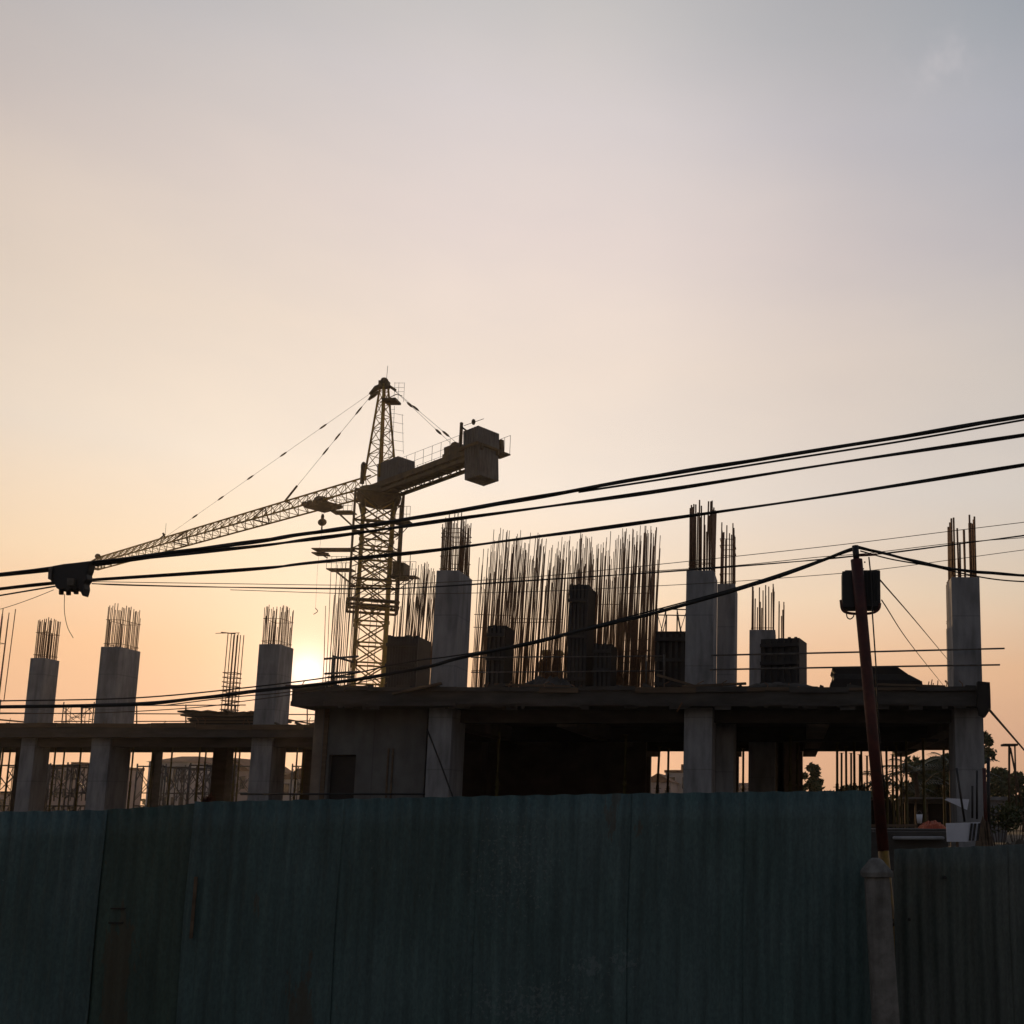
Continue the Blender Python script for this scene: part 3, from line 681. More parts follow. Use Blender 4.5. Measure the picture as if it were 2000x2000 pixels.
# tower head (A-frame lattice)
AP = C(.05, 0, cz(752)) + Vector((-.08, 0, 0)); zA = cz(940)
m = MB(); cs = [C(a, b, zA) for a, b in ((.75, .62), (.75, -.62), (-.75, -.62), (-.75, .62))]
tops = [AP + u * a * .16 + v * b * .16 for a, b in ((1, 1), (1, -1), (-1, -1), (-1, 1))]
for i in range(4):
    j = (i + 1) % 4
    m.bar(cs[i], tops[i], .065, 6)
    for k in range(7):
        t0, t1 = k / 7.5, (k + 1) / 7.5
        a, b = (i, j) if k % 2 else (j, i)
        m.bar(cs[a].lerp(tops[a], t0), cs[b].lerp(tops[b], t1), .03, 4); m.bar(cs[a].lerp(tops[a], t1), cs[b].lerp(tops[b], t1), .026, 4)
m.build('tower_head', 'crane', crane)
m = MB(); m.ball(AP + k_ * .25, .26, 8, 6); m.box(-.3, .3, -.2, .2, -.3, .15, Matrix.Translation(AP + k_ * .1)); m.bar(AP + Vector((-.05, 0, .2)), AP + Vector((.75, 0, -.35)), .09, 4); m.build('head_sheave', 'cranedk', crane)
m = MB(); m.bar(AP + k_ * .3 + Vector((.12, 0, 0)), AP + k_ * 1.3 + Vector((.15, 0, 0)), .016, 4); m.build('antenna', 'steel', crane)
m = MB(); m.ball(C(.9, -.6, cz(912)), .17, 7, 5, (1, 1, 2)); m.bar(C(.95, -.6, cz(945)), C(.95, -.6, cz(915)), .14, 4); m.build('jib_foot_bracket', 'cranedk', crane)
m = MB(); x0_, x1_ = X(757, 785, 62), X(778, 785, 62); m.box(x0_ - .2, x1_, CY - .45, CY + .45, cz(786), cz(782)); m.bar((x0_ - .3, CY - .4, cz(790)), (x1_, CY - .4, cz(775)), .03, 4)
m.bar((x1_, CY - .4, cz(775)), (X(790, 778, 62), CY - .4, cz(778)), .025, 4); m.build('platform', 'cranedk', crane)
# caged ladder behind the tower head
m = MB(); lx = [X(767, 800, 62), X(774, 800, 62)]
for xx in lx: m.bar((xx, CY - .2, cz(895)), (xx - .05, CY - .2, cz(795)), .013, 4)
zz = cz(893)
while zz < cz(797): m.bar((lx[0], CY - .2, zz), (lx[1], CY - .2, zz), .011, 4); zz += .28
for py in (880, 862, 845, 827, 810):
    zz = cz(py); xo = X(787, py, 62); m.bar((lx[1], CY - .2, zz), (xo, CY + .1, zz), .011, 4)
m.bar((X(787, 880, 62), CY + .1, cz(885)), (X(785, 800, 62), CY + .1, cz(808)), .011, 4)
for px in (770, 778, 789): m.bar((X(px, 770, 62), CY, cz(785)), (X(px, 770, 62), CY, cz(747)), .011, 4)
for py in (748, 757, 765): m.bar((X(770, py, 62), CY, cz(py)), (X(789, py, 62), CY, cz(py)), .011, 4)
m.build('caged_ladder', 'steel', crane)
# jib
JL = 37.2; jh, jw = 1.05, .62
m = MB()
A0, B0 = C(1.0, -jw, ZJ), C(1.0, jw, ZJ); T0 = C(1.0, 0, ZJ + jh)
A1, B1, T1 = C(JL, -jw, ZJ - .45), C(JL, jw, ZJ - .45), C(JL - 1.2, 0, ZJ + jh - .75)
for a, b, r_ in ((A0, A1, .062), (B0, B1, .062), (T0, T1, .06)): m.bar(a, b, r_, 5)
m.bar(T1, A1, .05, 4); m.bar(T1, B1, .05, 4); m.bar(A1, B1, .06, 4)
lattice(m, A0, A1, T0, T1, 34, .026); lattice(m, B0, B1, T0, T1, 34, .026)
n_ = 30
for i in range(n_ + 1):
    a = A0.lerp(A1, i / n_); b = B0.lerp(B1, i / n_); m.bar(a, b, .024, 4)
    if i < n_: m.bar(a, B0.lerp(B1, (i + 1) / n_), .018, 4)
jib = m.build('jib', 'crane', crane)
for f_ in (.33, .62, .985):
    m = MB(); a = A0.lerp(A1, f_); b = B0.lerp(B1, f_); t = T0.lerp(T1, f_); m.bar(a, t, .05, 4); m.bar(b, t, .05, 4); m.bar(a, b, .05, 4); m.build('joint_frame', 'cranedk', jib)
m = MB(); m.ball(T1 + k_ * .1, .22, 7, 5); m.build('tip_sheave', 'cranedk', jib)
m = MB(); m.ball(A1 + k_ * .0, .26, 7, 5, (1.4, 1, .7)); m.build('tip_sheave', 'cranedk', jib)
# pendant lines
def pend(a, b, fr, name='pendant_line', r=.013, cr=.055):
    m = MB(); m.bar(a, b, r, 4)
    p = m.build(name, 'steel', crane)
    d = (b - a).normalized()
    for f_ in fr:
        c = a.lerp(b, f_); q_ = MB(); q_.tube([c - d * .42, c - d * .2, c + d * .2, c + d * .42], [.02, cr, cr, .02], 6); q_.build('coupling', 'cranedk', p)
def on_chord(px):   # point on the jib's top chord whose picture column is px
    lo, hi = 0., 1.
    for _ in range(40):
        mid = (lo + hi) / 2; p = T0.lerp(T1, mid); d = p - Vector((0, 0, EYE)); f = d.y * math.cos(TH) + d.z * math.sin(TH)
        if PX0 + F * d.x / f > px: lo = mid
        else: hi = mid
    return T0.lerp(T1, lo), lo
s0 = P(724, 768, 61.6)
e1, f1 = on_chord(322); e2, f2 = on_chord(556)
pend(s0, e1, (.20, .38, .54, .69, .83)); pend(P(722, 776, 61.6), e2, (.12, .36, .5))
m = MB(); m.tube([P(746, 752, 61.8), P(735, 758, 61.7), P(722, 770, 61.6)], [.12, .17, .08], 6); m.build('pendant_yoke', 'cranedk', crane)
m = MB(); m.tube([P(740, 765, 61.8), P(729, 772, 61.7), P(720, 781, 61.6)], [.08, .15, .06], 6); m.build('pendant_yoke', 'cranedk', crane)
m = MB(); m.bar(e2, e2 + (s0 - e2).normalized() * 1.7, .07, 5); m.bar(e2, e2 + u * -.8 - k_ * .3, .05, 4); m.build('pendant_anchor', 'cranedk', crane)
m = MB(); m.bar(e1, e1 + k_ * .35 + u * .3, .09, 4); m.bar(e1 + u * 1.0 - k_ * .1, e1 + k_ * .25, .06, 4); m.bar(e1 + k_ * .3, e1 + k_ * 1.1, .014, 4); m.build('pendant_anchor', 'cranedk', crane)
# trolley and hook
def along(px, py):   # distance along the jib of a picture column at deck height
    lo, hi = 0., 60.
    for _ in range(40):
        mid = (lo + hi) / 2; d = C(mid, 0, ZJ) - Vector((0, 0, EYE)); f = d.y * math.cos(TH) + d.z * math.sin(TH)
        if PX0 + F * d.x / f > px: lo = mid
        else: hi = mid
    return lo
ta = along(632, 985)
m = MB(); m.box(-1.0, 1.0, -.75, .75, -.32, -.12, Matrix.Translation(C(ta, 0, ZJ)) @ Matrix.Rotation(math.pi - ja_, 4, 'Z'))
for s_ in (-.8, -.3, .4, .9): m.ball(C(ta + s_, -.72, ZJ - .1), .2, 7, 5)
m.bar(C(ta + 1.1, -.6, ZJ - .2), C(ta - 1.5, -.6, ZJ - .35), .1, 4); m.ball(C(ta, -.2, ZJ + .2), .3, 7, 5, (1.6, 1, .8)); m.bar(C(ta - 1.0, 0, ZJ + .25), C(ta + .8, 0, ZJ + .3), .09, 4)
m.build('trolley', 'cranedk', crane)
hk = C(ta, 0, 0); zh = Z(1020, hk.y)
m = MB()
for s_ in (-.12, .12): m.bar(C(ta, s_, ZJ - .3), C(ta, s_ * .5, zh + .35), .008, 4)
m.build('hoist_rope', 'steel', crane)
m = MB(); m.ball((hk.x, hk.y, zh), .30, 8, 6, (1, .5, .85)); m.ball((hk.x, hk.y, zh + .35), .14, 7, 5, (.8, .6, 1.6)); m.bar((hk.x, hk.y, zh - .2), (hk.x, hk.y, zh - .5), .05, 5)
m.tube(spline([Vector((hk.x, hk.y, zh - .45)), Vector((hk.x + .12, hk.y, zh - .58)), Vector((hk.x, hk.y, zh - .72)), Vector((hk.x - .12, hk.y, zh - .62))], 4), .035, 5)
m.build('hook_block', 'cranedk', crane)
m = MB(); m.tube([(hk.x, hk.y, zh - .7), (hk.x - .1, hk.y, zh - 3), (hk.x - .05, hk.y, Z(1190, hk.y))], .007, 4)
m.tube(spline([Vector((hk.x - .05, hk.y, Z(1188, hk.y))), Vector((hk.x + .1, hk.y, Z(1194, hk.y))), Vector((hk.x - .15, hk.y, Z(1200, hk.y)))], 4), .025, 4); m.build('sling', 'steel', crane)
# counter jib
CL = 10.05; KL = .078
def CC(a, b, z): return C(a, b, z + max(0, -a) * KL)
m = MB(); Rm = Matrix.Translation(C(0, 0, ZJ)) @ Matrix.Rotation(math.pi - ja_, 4, 'Z') @ Matrix.Rotation(math.atan(KL), 4, 'Y')   # local +x = toward jib tip
m.box(-CL, 1.1, -.66, .66, -.02, .10, Rm)
for s_ in (-.6, .6):
    m.box(-CL + 1.2, 1.0, s_ - .07, s_ + .07, -.62, -.42, Rm); m.box(-CL, 1.0, s_ - .07, s_ + .07, -.26, -.03, Rm)
    lattice(m, CC(1, s_, ZJ - .1), CC(-CL + 1.5, s_, ZJ - .1), CC(1, s_, ZJ - .5), CC(-CL + 1.5, s_, ZJ - .5), 12, .04)
for i in range(13): a = -CL + .3 + i * .9; m.bar(CC(a, -.6, ZJ - .5), CC(a, .6, ZJ - .5), .04, 4)
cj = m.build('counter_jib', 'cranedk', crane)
m = MB()
for sgn in (-.7, .7):
    for i in range(14):
        a = -CL + .4 + i * .78
        if a > -1.2: break
        m.bar(CC(a, sgn, ZJ + .1), CC(a, sgn, ZJ + 1.05), .013, 4)
    for h in (.55, 1.05): m.bar(CC(-CL + .2, sgn, ZJ + h), CC(-1.6, sgn, ZJ + h), .012, 4)
m.build('guard_rail', 'steel', cj)
# machinery house
m = MB(); m.box(-2.5, -.5, -.68, .55, .12, 1.35, Rm)
for i in range(13): a = -2.45 + i * .15; m.box(a, a + .06, -.71, -.681, .16, 1.3, Rm)
m.build('machine_house', 'weight', crane)
m = MB(); m.tube([CC(-7.4, -.5, ZJ + .5), CC(-7.4, .5, ZJ + .5)], .42, 10); m.box(-8.2, -6.6, -.6, .6, .1, .32, Rm); m.box(-7.0, -6.5, -.4, .4, .3, .85, Rm); m.box(-9.2, -8.3, -.5, .5, .1, .8, Rm); m.build('winch', 'cranedk', crane)
# counterweight hung at the end
wa0, wa1 = -CL + .15, -CL + 1.45
m = MB()
nb = 6
for i in range(nb):
    a = wa0 + (wa1 - wa0) * i / nb; m.box(a + .012, a + (wa1 - wa0) / nb - .03, -.70, .70, -1.80, .12, Rm)
    m.box(a + .012, a + (wa1 - wa0) / nb - .03, -.78, .78, .125, 1.15, Rm)
m.build('counterweight', 'weight', crane)
m = MB(); m.box(wa0 - .06, wa1 + .2, .88, .94, -.02, .14, Rm); m.box(wa0 - .08, wa0 - .02, -1.0, .94, -.02, .14, Rm); m.build('weight_frame', 'cranedk', crane)
m = MB(); m.bar(CC(wa1 + .3, -.75, ZJ), CC(wa1 + .3, -.75, ZJ + 1.75), .10, 4); m.bar(CC(wa1 + .3, -.75, ZJ + 1.5), CC(wa1 - .1, -.5, ZJ + 1.1), .05, 4)
m.bar(CC(wa1 + .25, -.6, ZJ + 1.6), CC(wa0 - .1, -.6, ZJ + 1.55), .02, 4); m.ball(CC(wa1 - .55, -.6, ZJ + 1.6), .17, 7, 5, (.7, .7, 1.1)); m.build('weight_hoist', 'cranedk', crane)
m = MB(); m.box(wa0 - .30, wa0 + .6, -1.35, -.88, -.10, -.02, Rm); m.build('end_platform', 'cranedk', crane)
m = MB(); m.box(wa0 - .02, wa0 + .35, -1.12, -.90, -.02, .85, Rm); m.build('end_panel', 'cranedk', crane)
m = MB()
for a in (-.28, .2, .58):
    m.bar(CC(wa0 + a, 1.28, ZJ - .02), CC(wa0 + a, 1.28, ZJ + 1.1), .014, 4)
m.bar(CC(wa0 - .28, 1.28, ZJ + 1.1), CC(wa0 + .58, 1.28, ZJ + 1.1), .014, 4); m.build('end_guard', 'cranedk', crane)
for (sgn, fr) in ((-.45, (.30, .74)), (.45, (.33, .72))):
    pend(AP + Vector((.45, 0, -.15)), CC(-7.6, sgn, ZJ + .45), fr, r=.012, cr=.07)

# ------------------------------------------------------------------ things standing on the right slab
def cage(label, pl, pr, Y, d, ptops, n, r, zl_=None, lean=(.0, .05), rows=0, ty=None, clump=0):
    xa_, xb_ = X(pl, 1200, Y), X(pr, 1200, Y); t = thing('rebar_cage', ((xa_ + xb_) / 2, Y + d / 2, zs), label, 'rebar cage', 'rebar cages rising from the slab')
    for i in range(n):
        f_ = (i + random.uniform(-.25, .25)) / max(1, n - 1); x_ = xa_ + (xb_ - xa_) * f_; y_ = Y + (i % 3) * d / 2 + random.uniform(-.05, .05)
        ft = min(max(f_, 0), 1) * (len(ptops) - 1); k = min(int(ft), len(ptops) - 2); pt_ = ptops[k] + (ptops[k + 1] - ptops[k]) * (ft - k)
        zt_ = Z(pt_ + random.uniform(0, 26) + (random.random() ** 2) * 95, Y)
        h = zt_ - zs; lx = sum(lean) / 2 + (random.random() - .5) * (lean[1] - lean[0]) * .55; b = random.uniform(-.025, .025)
        m = MB(); m.tube([(x_, y_, zs), (x_ + lx * h * .35 + b, y_, zs + h * .45), (x_ + lx * h + b * .3, y_ + random.uniform(-.1, .1), zt_)], [r * random.uniform(.9, 1.5), r * random.uniform(.8, 1.2), r * .75], 5); m.build('rebar', 'rebar', t)
    for py in (ty or []):
        zz = Z(py, Y); m = MB(); m.tube([(xa_, Y, zz), (xb_, Y, zz + random.uniform(-.05, .05))], .010, 4); m.build('tie', 'rebar', t)
    for kk in range(rows):
        zz = zs + .3 + kk * .16; m = MB(); m.tube([(xa_ + (xb_ - xa_) * .1, Y + d * (kk % 2), zz), (xb_, Y + d * (kk % 2), zz + .02)], .011, 4); m.build('tie', 'rebar', t)
    return t
cage('sparse rebar cage between the sun and the crane mast', 640, 690, 30, .5, [1085, 1090, 1100], 28, 0.0111, lean=(-.02, .02), ty=[1330])
cage('tangled rebar cage between the crane mast and the first tall column', 768, 838, 29, .8, [1105, 1075, 1080, 1110], 59, 0.0139, lean=(-.03, .08), ty=[1316])
cage('rebar cage just right of the column beside the crane'.replace('right of', 'past'), 926, 998, 28.5, .8, [1060, 1020, 1025, 1035], 71, 0.0132, lean=(.0, .05), ty=[1200, 1225, 1310], rows=0)
cage('rebar cage above the grey debris mound', 996, 1100, 28.5, .9, [1028, 1030, 1050, 1030], 93, 0.0125, lean=(.0, .055), ty=[1208, 1216, 1283, 1312], rows=3)
cage('rebar cage around the tallest dark column form', 1104, 1160, 29, .9, [1040, 1025, 1060], 56, 0.0139, lean=(-.01, .04), ty=[1130, 1310])
cage('rebar cage behind the short dark column form', 1156, 1212, 29, .9, [1050, 1035, 1020], 52, 0.0139, lean=(-.0, .03), ty=[1180, 1310])
cage('densely tied rebar cage next to the dark shutter panel', 1206, 1272, 28.5, .9, [1020, 1012, 1008, 1012], 71, 0.0146, lean=(-.01, .05), rows=11, ty=[1160, 1283, 1310])

def formbox(label, pl, pr, pt_, Y, d, ribs=6, cap=None, m_='ply', name='column_form', cat='formwork'):
    xa_, xb_ = X(pl, 1340, Y), X(pr, 1340, Y); zt_ = Z(pt_, Y)
    t = thing(name, ((xa_ + xb_) / 2, Y + d / 2, zs), label, cat)
    m = MB(); m.box(xa_, xb_, Y, Y + d, zs, zt_); m.build('panel', m_, t)
    for i in range(ribs):
        xx = xa_ + (xb_ - xa_) * (i + .3) / ribs; m = MB(); m.box(xx, xx + .07, Y - .07, Y - .001, zs, zt_ + random.uniform(-.1, .03)); m.build('stud', 'form', t)
    for f_ in (.2, .55, .85):
        m = MB(); m.box(xa_ + .01, xb_ - .01, Y - .13, Y - .071, zs + (zt_ - zs) * f_, zs + (zt_ - zs) * f_ + .09); m.build('waler', 'form', t)
    return t
formbox('wide ribbed formwork box beside the crane mast', 752, 812, 1243, 28, 1.0, 11)
formbox('narrow dark column form just past the column beside the crane', 948, 984, 1222, 27.5, .8, 4)
formbox('tallest dark column form amid the rebar', 1106, 1144, 1142, 28, 1.0, 5)
formbox('short dark column form amid the rebar', 1158, 1193, 1258, 28, .9, 4)
formbox('dark shutter panel leaning beside the tallest column', 1278, 1338, 1233, 26.5, .5, 5)
formbox('dark crate with lit side in front of the short column', 1492, 1570, 1247, 26, .9, 6, m_='form', name='formwork_crate').rotation_euler = (0, 0, -R(13))
# stack of sheets, right part of the slab
t = thing('sheet_stack', (X(1700, 1330, 25), 25.5, zs), 'stack of dark roofing sheets with a sloping end behind the pole', 'stack')
for k, (pts) in enumerate(([(1622, 1345), (1622, 1334), (1632, 1326), (1800, 1331), (1802, 1345)], [(1630, 1326), (1628, 1316), (1775, 1318), (1798, 1330)], [(1634, 1316), (1626, 1303), (1754, 1303), (1774, 1317)])):
    m = MB(); m.prism([(X(a, b, 25), Z(b, 25)) for a, b in pts], 24.9 + .05 * k, 26.6); m.build('sheet', 'ply' if k != 1 else 'form', t)
# debris mound
def mound(label, pl, pr, pt_, Y, d, m_='raw', name='debris_mound', base=None, cat='debris'):
    m = MB(); n1, n2 = 22, 8; xa_, xb_ = X(pl, 1340, Y), X(pr, 1340, Y); zb_ = zs if base is None else base; H = Z(pt_, Y) - zb_
    for j in range(n2 + 1):
        for i in range(n1 + 1):
            uu, vv = i / n1, j / n2; e = max(0, math.sin(math.pi * uu)) ** .6 * max(0, math.sin(math.pi * vv)) ** .5
            m.v.append(Vector((xa_ + (xb_ - xa_) * uu, Y + d * vv, zb_ + H * e * random.uniform(.78, 1.05))))
    for j in range(n2):
        for i in range(n1):
            a = j * (n1 + 1) + i; m.f.append((a, a + 1, a + n1 + 2, a + n1 + 1)); m.sm.append(False)
    return m.solo(name, m_, label, cat)
mound('grey debris mound on the slab below the rebar', 985, 1135, 1311, 26.5, 1.6)
mound('low pile of rubble along the slab edge near the tall column', 1420, 1625, 1328, 24.6, .8, 'raw')
# loose planks and bars along both slab edges
def plank(px, py, ln, ang_, Y, label, m_='timber', th=.05, wd=.12, z_=None):
    c = P(px, py, Y); m = MB(); M4 = Matrix.Translation(c) @ Matrix.Rotation(ang_, 4, 'Y') @ Matrix.Rotation(random.uniform(-.2, .2), 4, 'Z')
    m.box(-ln / 2, ln / 2, -wd / 2, wd / 2, -th / 2, th / 2, M4)
    return m.solo('plank', m_, label, 'plank', 'loose planks along the slab edges')
plank(640, 1341, 2.0, .02, 23.9, 'plank lying flat at the slab corner near the sun')
plank(815, 1345, 1.1, -.25, 23.45, 'plank tilted at the foot of the column beside the crane')
plank(1040, 1339, 1.8, .03, 24.1, 'plank lying under the grey debris mound')
plank(1330, 1332, 1.2, .3, 23.9, 'tilted plank at the foot of the tallest column')
plank(1395, 1338, 1.5, -.04, 23.8, 'plank lying between the two paired columns')
plank(1780, 1339, 1.6, .02, 24, 'plank beside the sloping end of the sheet stack')
for (px, h) in ((1812, 12), (1822, 9), (1831, 14), (1818, 16)):
    m = MB(); m.bar(P(px, 1343, 24.5), P(px + random.uniform(-3, 3), 1343 - h, 24.5), .012, 4); m.build('edge_bar', 'rebar', rb)
# guard rail of two long pipes tied to the columns
t = thing('guard_rail', P(1660, 1343, 23.8), 'two long horizontal pipes tied across the tall columns as a guard rail', 'railing')
q = MB(); q.tube([P(1389, 1280, 23.9), P(1660, 1274, 23.9), P(1962, 1266.5, 23.9)], .022, 6); q.build('pipe', 'steel', t)
q = MB(); q.tube([P(1386, 1308, 23.85), P(1660, 1303, 23.85), P(1953, 1298.5, 23.85)], .022, 6); q.build('pipe', 'steel', t)
t = thing('guard_rail', P(1160, 1343, 23.9), 'thin guard rail in front of the rebar cages', 'railing')
for py in (1283, 1312):
    q = MB(); q.tube([P(920, py + 1, 25), P(1100, py, 25), P(1300, py - 2, 25)], .014, 5); q.build('pipe', 'steel', t)
for px in (1262, 1297):
    q = MB(); q.bar(P(px, 1345, 24.9), P(px, 1278, 24.9), .02, 5); q.build('post', 'steel', t)
t = thing('guard_rail', P(650, 1343, 26), 'short bent guard rail at the foot of the crane mast', 'railing')
for (a, b, c, d) in ((634, 1287, 700, 1282), (655, 1283, 690, 1293), (634, 1316, 704, 1312), (640, 1323, 692, 1322)):
    q = MB(); q.bar(P(a, b, 26), P(c, d, 26), .03, 5); q.build('pipe', 'steel', t)
q = MB(); q.bar(P(650, 1345, 26), P(651, 1280, 26), .035, 5); q.build('post', 'steel', t)

# scaffolding -------------------------------------------------------
def make_scaffold(label, lifts=3, w_=1.25, h_=1.75, d_=1.6, r=.033):
    t = thing('scaffold_tower', (0, 0, 0), label, 'scaffold', 'scaffold towers')
    for y in (0, d_):
        m = MB()
        for x_ in (0, w_): m.bar((x_, y, 0), (x_, y, lifts * h_), r, 6)
        for k in range(lifts):
            z0 = k * h_
            m.bar((0, y, z0 + h_ - .12), (w_, y, z0 + h_ - .12), r, 5); m.bar((.28, y, z0 + .1), (.28, y, z0 + h_ - .12), r * .7, 4); m.bar((w_ - .28, y, z0 + .1), (w_ - .28, y, z0 + h_ - .12), r * .7, 4)
            m.bar((0, y, z0 + h_ * .55), (.28, y, z0 + h_ - .12), r * .7, 4); m.bar((w_, y, z0 + h_ * .55), (w_ - .28, y, z0 + h_ - .12), r * .7, 4); m.bar((.28, y, z0 + .45), (w_ - .28, y, z0 + .45), r * .7, 4)
        m.build('frame', 'steel', t)
    for x_ in (0, w_):
        m = MB()
        for k in range(lifts):
            z0 = k * h_ + .2; m.bar((x_, 0, z0), (x_, d_, z0 + h_ - .5), r * .6, 4); m.bar((x_, d_, z0), (x_, 0, z0 + h_ - .5), r * .6, 4)
        m.build('cross_brace', 'steel', t)
    m = MB()
    for k in range(lifts):
        z0 = k * h_ + .1; m.bar((0, -.03, z0), (w_, -.03, z0 + h_ - .3), r * .55, 4); m.bar((w_, -.03, z0), (0, -.03, z0 + h_ - .3), r * .55, 4)
    m.build('cross_brace', 'steel', t)
    return t
sc0 = make_scaffold('scaffold tower in the opening at the edge of the low building', 2)
spots = [((X(-12, 1500, 45), 45, 0), .0, None),
         ((X(98, 1500, 45.5), 45.5, 0), .1, 'scaffold tower before the pink flats seen through the low building'),
         ((X(132, 1500, 44.5), 44.5, 0), -.1, 'second scaffold tower before the pink flats'),
         ((X(268, 1500, 46), 46, 0), .05, 'scaffold tower beside the broad column of the low building'),
         ((X(318, 1500, 47), 47, 0), -.05, 'scaffold tower in front of the hipped roof house'),
         ((X(372, 1500, 45), 45, 0), .12, 'scaffold tower between the hipped roof house and the middle pier'),
         ((X(571, 1500, 46), 46, 0), 0, 'scaffold tower in the gap beside the doorway wall'),
         ((X(152, 1500, 47.5), 47.5, 0), .2, 'scaffold tower close against the broad column, before the pink flats'),
         ((X(345, 1500, 49), 49, 0), .15, 'scaffold tower at the centre of the hipped roof house'),
         ((X(455, 1500, 46), 46, 0), -.1, 'scaffold tower before the dark house with a steep roof'),
         ((X(16, 1500, 47), 47, 0), -.2, 'second scaffold tower at the edge of the low building')]
for i, (loc, rz, lb_) in enumerate(spots):
    o = sc0 if i == 0 else copy_tree(sc0)
    place(o, loc, rz, lb_)
sc1 = make_scaffold('slender scaffold frame standing on the slab beside the tallest column', 1, .9, 3.4, 1.0, .02)
place(sc1, (X(1282, 1235, 31), 31, zs), .1, sc=(1, 1, 1.0))
sc2 = make_scaffold('low scaffold frame on the roof of the low building between two columns', 1, 1.1, 1.0, 1.0, .018)
place(sc2, (X(122, 1400, 37), 37, zl), 0)
# railing on the low roof
t = thing('guard_rail', P(300, 1415, 36), 'long thin guard rail round the roof of the low building', 'railing')
for (a, py, b, py2) in ((-40, 1392, 178, 1394), (262, 1378, 480, 1377), (262, 1394, 700, 1396), (262, 1409, 640, 1408), (106, 1409, 178, 1409)):
    q = MB(); q.bar(P(a, py, 36.5), P(b, py2, 36.5), .020, 5); q.build('pipe', 'steel', t)
for px in (-20, 129, 159, 267, 363, 460, 600):
    q = MB(); q.bar(P(px, 1418, 36.5), P(px, 1376, 36.5), .022, 5); q.build('post', 'steel', t)
# plywood stack on the low roof
t = thing('plywood_stack', (X(425, 1410, 35.5), 36, zl), 'stack of plywood sheets and scrap on the low roof beside the lone cage', 'stack')
x0_, x1_ = X(366, 1410, 35.4), X(520, 1410, 35.4); zz = zl
k = 0
while zz < Z(1397, 35.4):
    th = random.uniform(.03, .07); m = MB(); dx = random.uniform(-.3, .25); m.box(x0_ + dx, x1_ + random.uniform(-.3, .2), 35.4 + random.uniform(0, .1), 37.0, zz, zz + th); m.build('sheet', 'ply' if k % 2 else 'timber', t); zz += th + .012; k += 1
for k in range(9):
    c = P(372 + k * 14, 1395 - random.uniform(0, 5), 35.8); m = MB(); M4 = Matrix.Translation(c) @ Matrix.Rotation(random.uniform(-.3, .3), 4, 'Y'); m.box(-.28, .28, -.3, .3, -.03, .03, M4); m.build('scrap', 'timber', t)
plank(582, 1409, 1.0, .18, 36, 'sloping plank beside the column in front of the sun')
plank(14, 1407, 1.3, .09, 35.4, 'sloping sheet on the low roof at the edge')
# lone column cage on the low roof
Yc = 37.5; xa_, xb_ = X(431, 1400, Yc), X(451, 1400, Yc)
t = thing('rebar_cage', ((xa_ + xb_) / 2, Yc, zl), 'lone slender rebar column cage on the low roof beside the sun', 'rebar cage', 'rebar cages rising from the slab')
zt_ = Z(1237, Yc)
for i in range(8):
    x_ = xa_ + (xb_ - xa_) * (i % 4) / 3; y_ = Yc + (i // 4) * .4; m = MB(); m.tube([(x_, y_, zl), (x_ + .02, y_, zt_)], .016, 5); m.build('rebar', 'rebar', t)
zz = zl + .1
while zz < Z(1310, Yc): ties(t, xa_ - .04, xb_ + .04, Yc - .03, Yc + .43, [zz], .014); zz += .17
m = MB(); m.bar(P(421, 1237, Yc), P(468, 1236, Yc), .012, 4); m.bar(P(432, 1235, Yc), P(460, 1238, Yc), .02, 4); m.build('tie', 'rebar', t)

# steel props under the slab ---------------------------------------
def make_prop():
    t = thing('steel_prop', (0, 0, 0), 'steel prop', 'prop', 'steel props under the slab')
    H = zu - .4
    m = MB(); m.tube([(0, 0, .02), (0, 0, 2.2)], .048, 7); m.build('outer_tube', 'prop', t)
    m = MB(); m.tube([(0, 0, 2.2), (0, 0, H)], .038, 7); m.build('inner_tube', 'prop', t)
    m = MB(); m.tube([(0, 0, 2.1), (0, 0, 2.28)], .05, 8); m.bar((-.12, 0, 2.18), (.12, 0, 2.18), .01, 4); m.build('collar', 'prop', t)
    m = MB(); m.box(-.08, .08, -.08, .08, 0, .012); m.build('base_plate', 'prop', t)
    m = MB(); m.box(-.08, .08, -.08, .08, H, H + .012); m.build('head_plate', 'prop', t)
    return t
pr0 = make_prop()
props = [(974, 26.5, 'lone thin steel prop inside near the column beside the crane'), (1222, 27.5, 'lone steel prop inside left of the small bright opening'.replace('left of', 'before')),
         (1281, 33, 'slanting steel prop in the small bright opening'), (1306, 34, 'upright steel prop in the middle of the small bright opening'), (1452, 34, 'steel prop in the narrow slit of light')]
nm = ['first', 'second', 'third', 'fourth', 'fifth', 'sixth', 'seventh', 'eighth', 'ninth', 'tenth', 'eleventh', 'twelfth', 'thirteenth', 'fourteenth', 'fifteenth', 'sixteenth', 'seventeenth', 'eighteenth']
row = [(1543, 28), (1556, 31), (1634, 31), (1642, 37), (1652, 33), (1661, 37), (1668, 30), (1677, 38), (1684, 34), (1692, 39), (1731, 33), (1742, 38), (1751, 31), (1758, 37), (1768, 30), (1804, 29), (1842, 33)]
for i, (px, Y) in enumerate(row): props.append((px, Y, None))
for i, (px, Y, lb_) in enumerate(props):
    o = pr0 if i == 0 else copy_tree(pr0)
    place(o, (X(px, 1450, Y), Y, 0), random.uniform(0, 1), lb_)
    if lb_ is None:
        k = i - 5
        o['label'] = ('%s steel prop from the dark pier toward the end column under the slab' % nm[k])
        o.rotation_euler = (random.uniform(-.012, .012), random.uniform(-.012, .012), 0)
    if px == 1281: o.rotation_euler = (0, .035, 0)
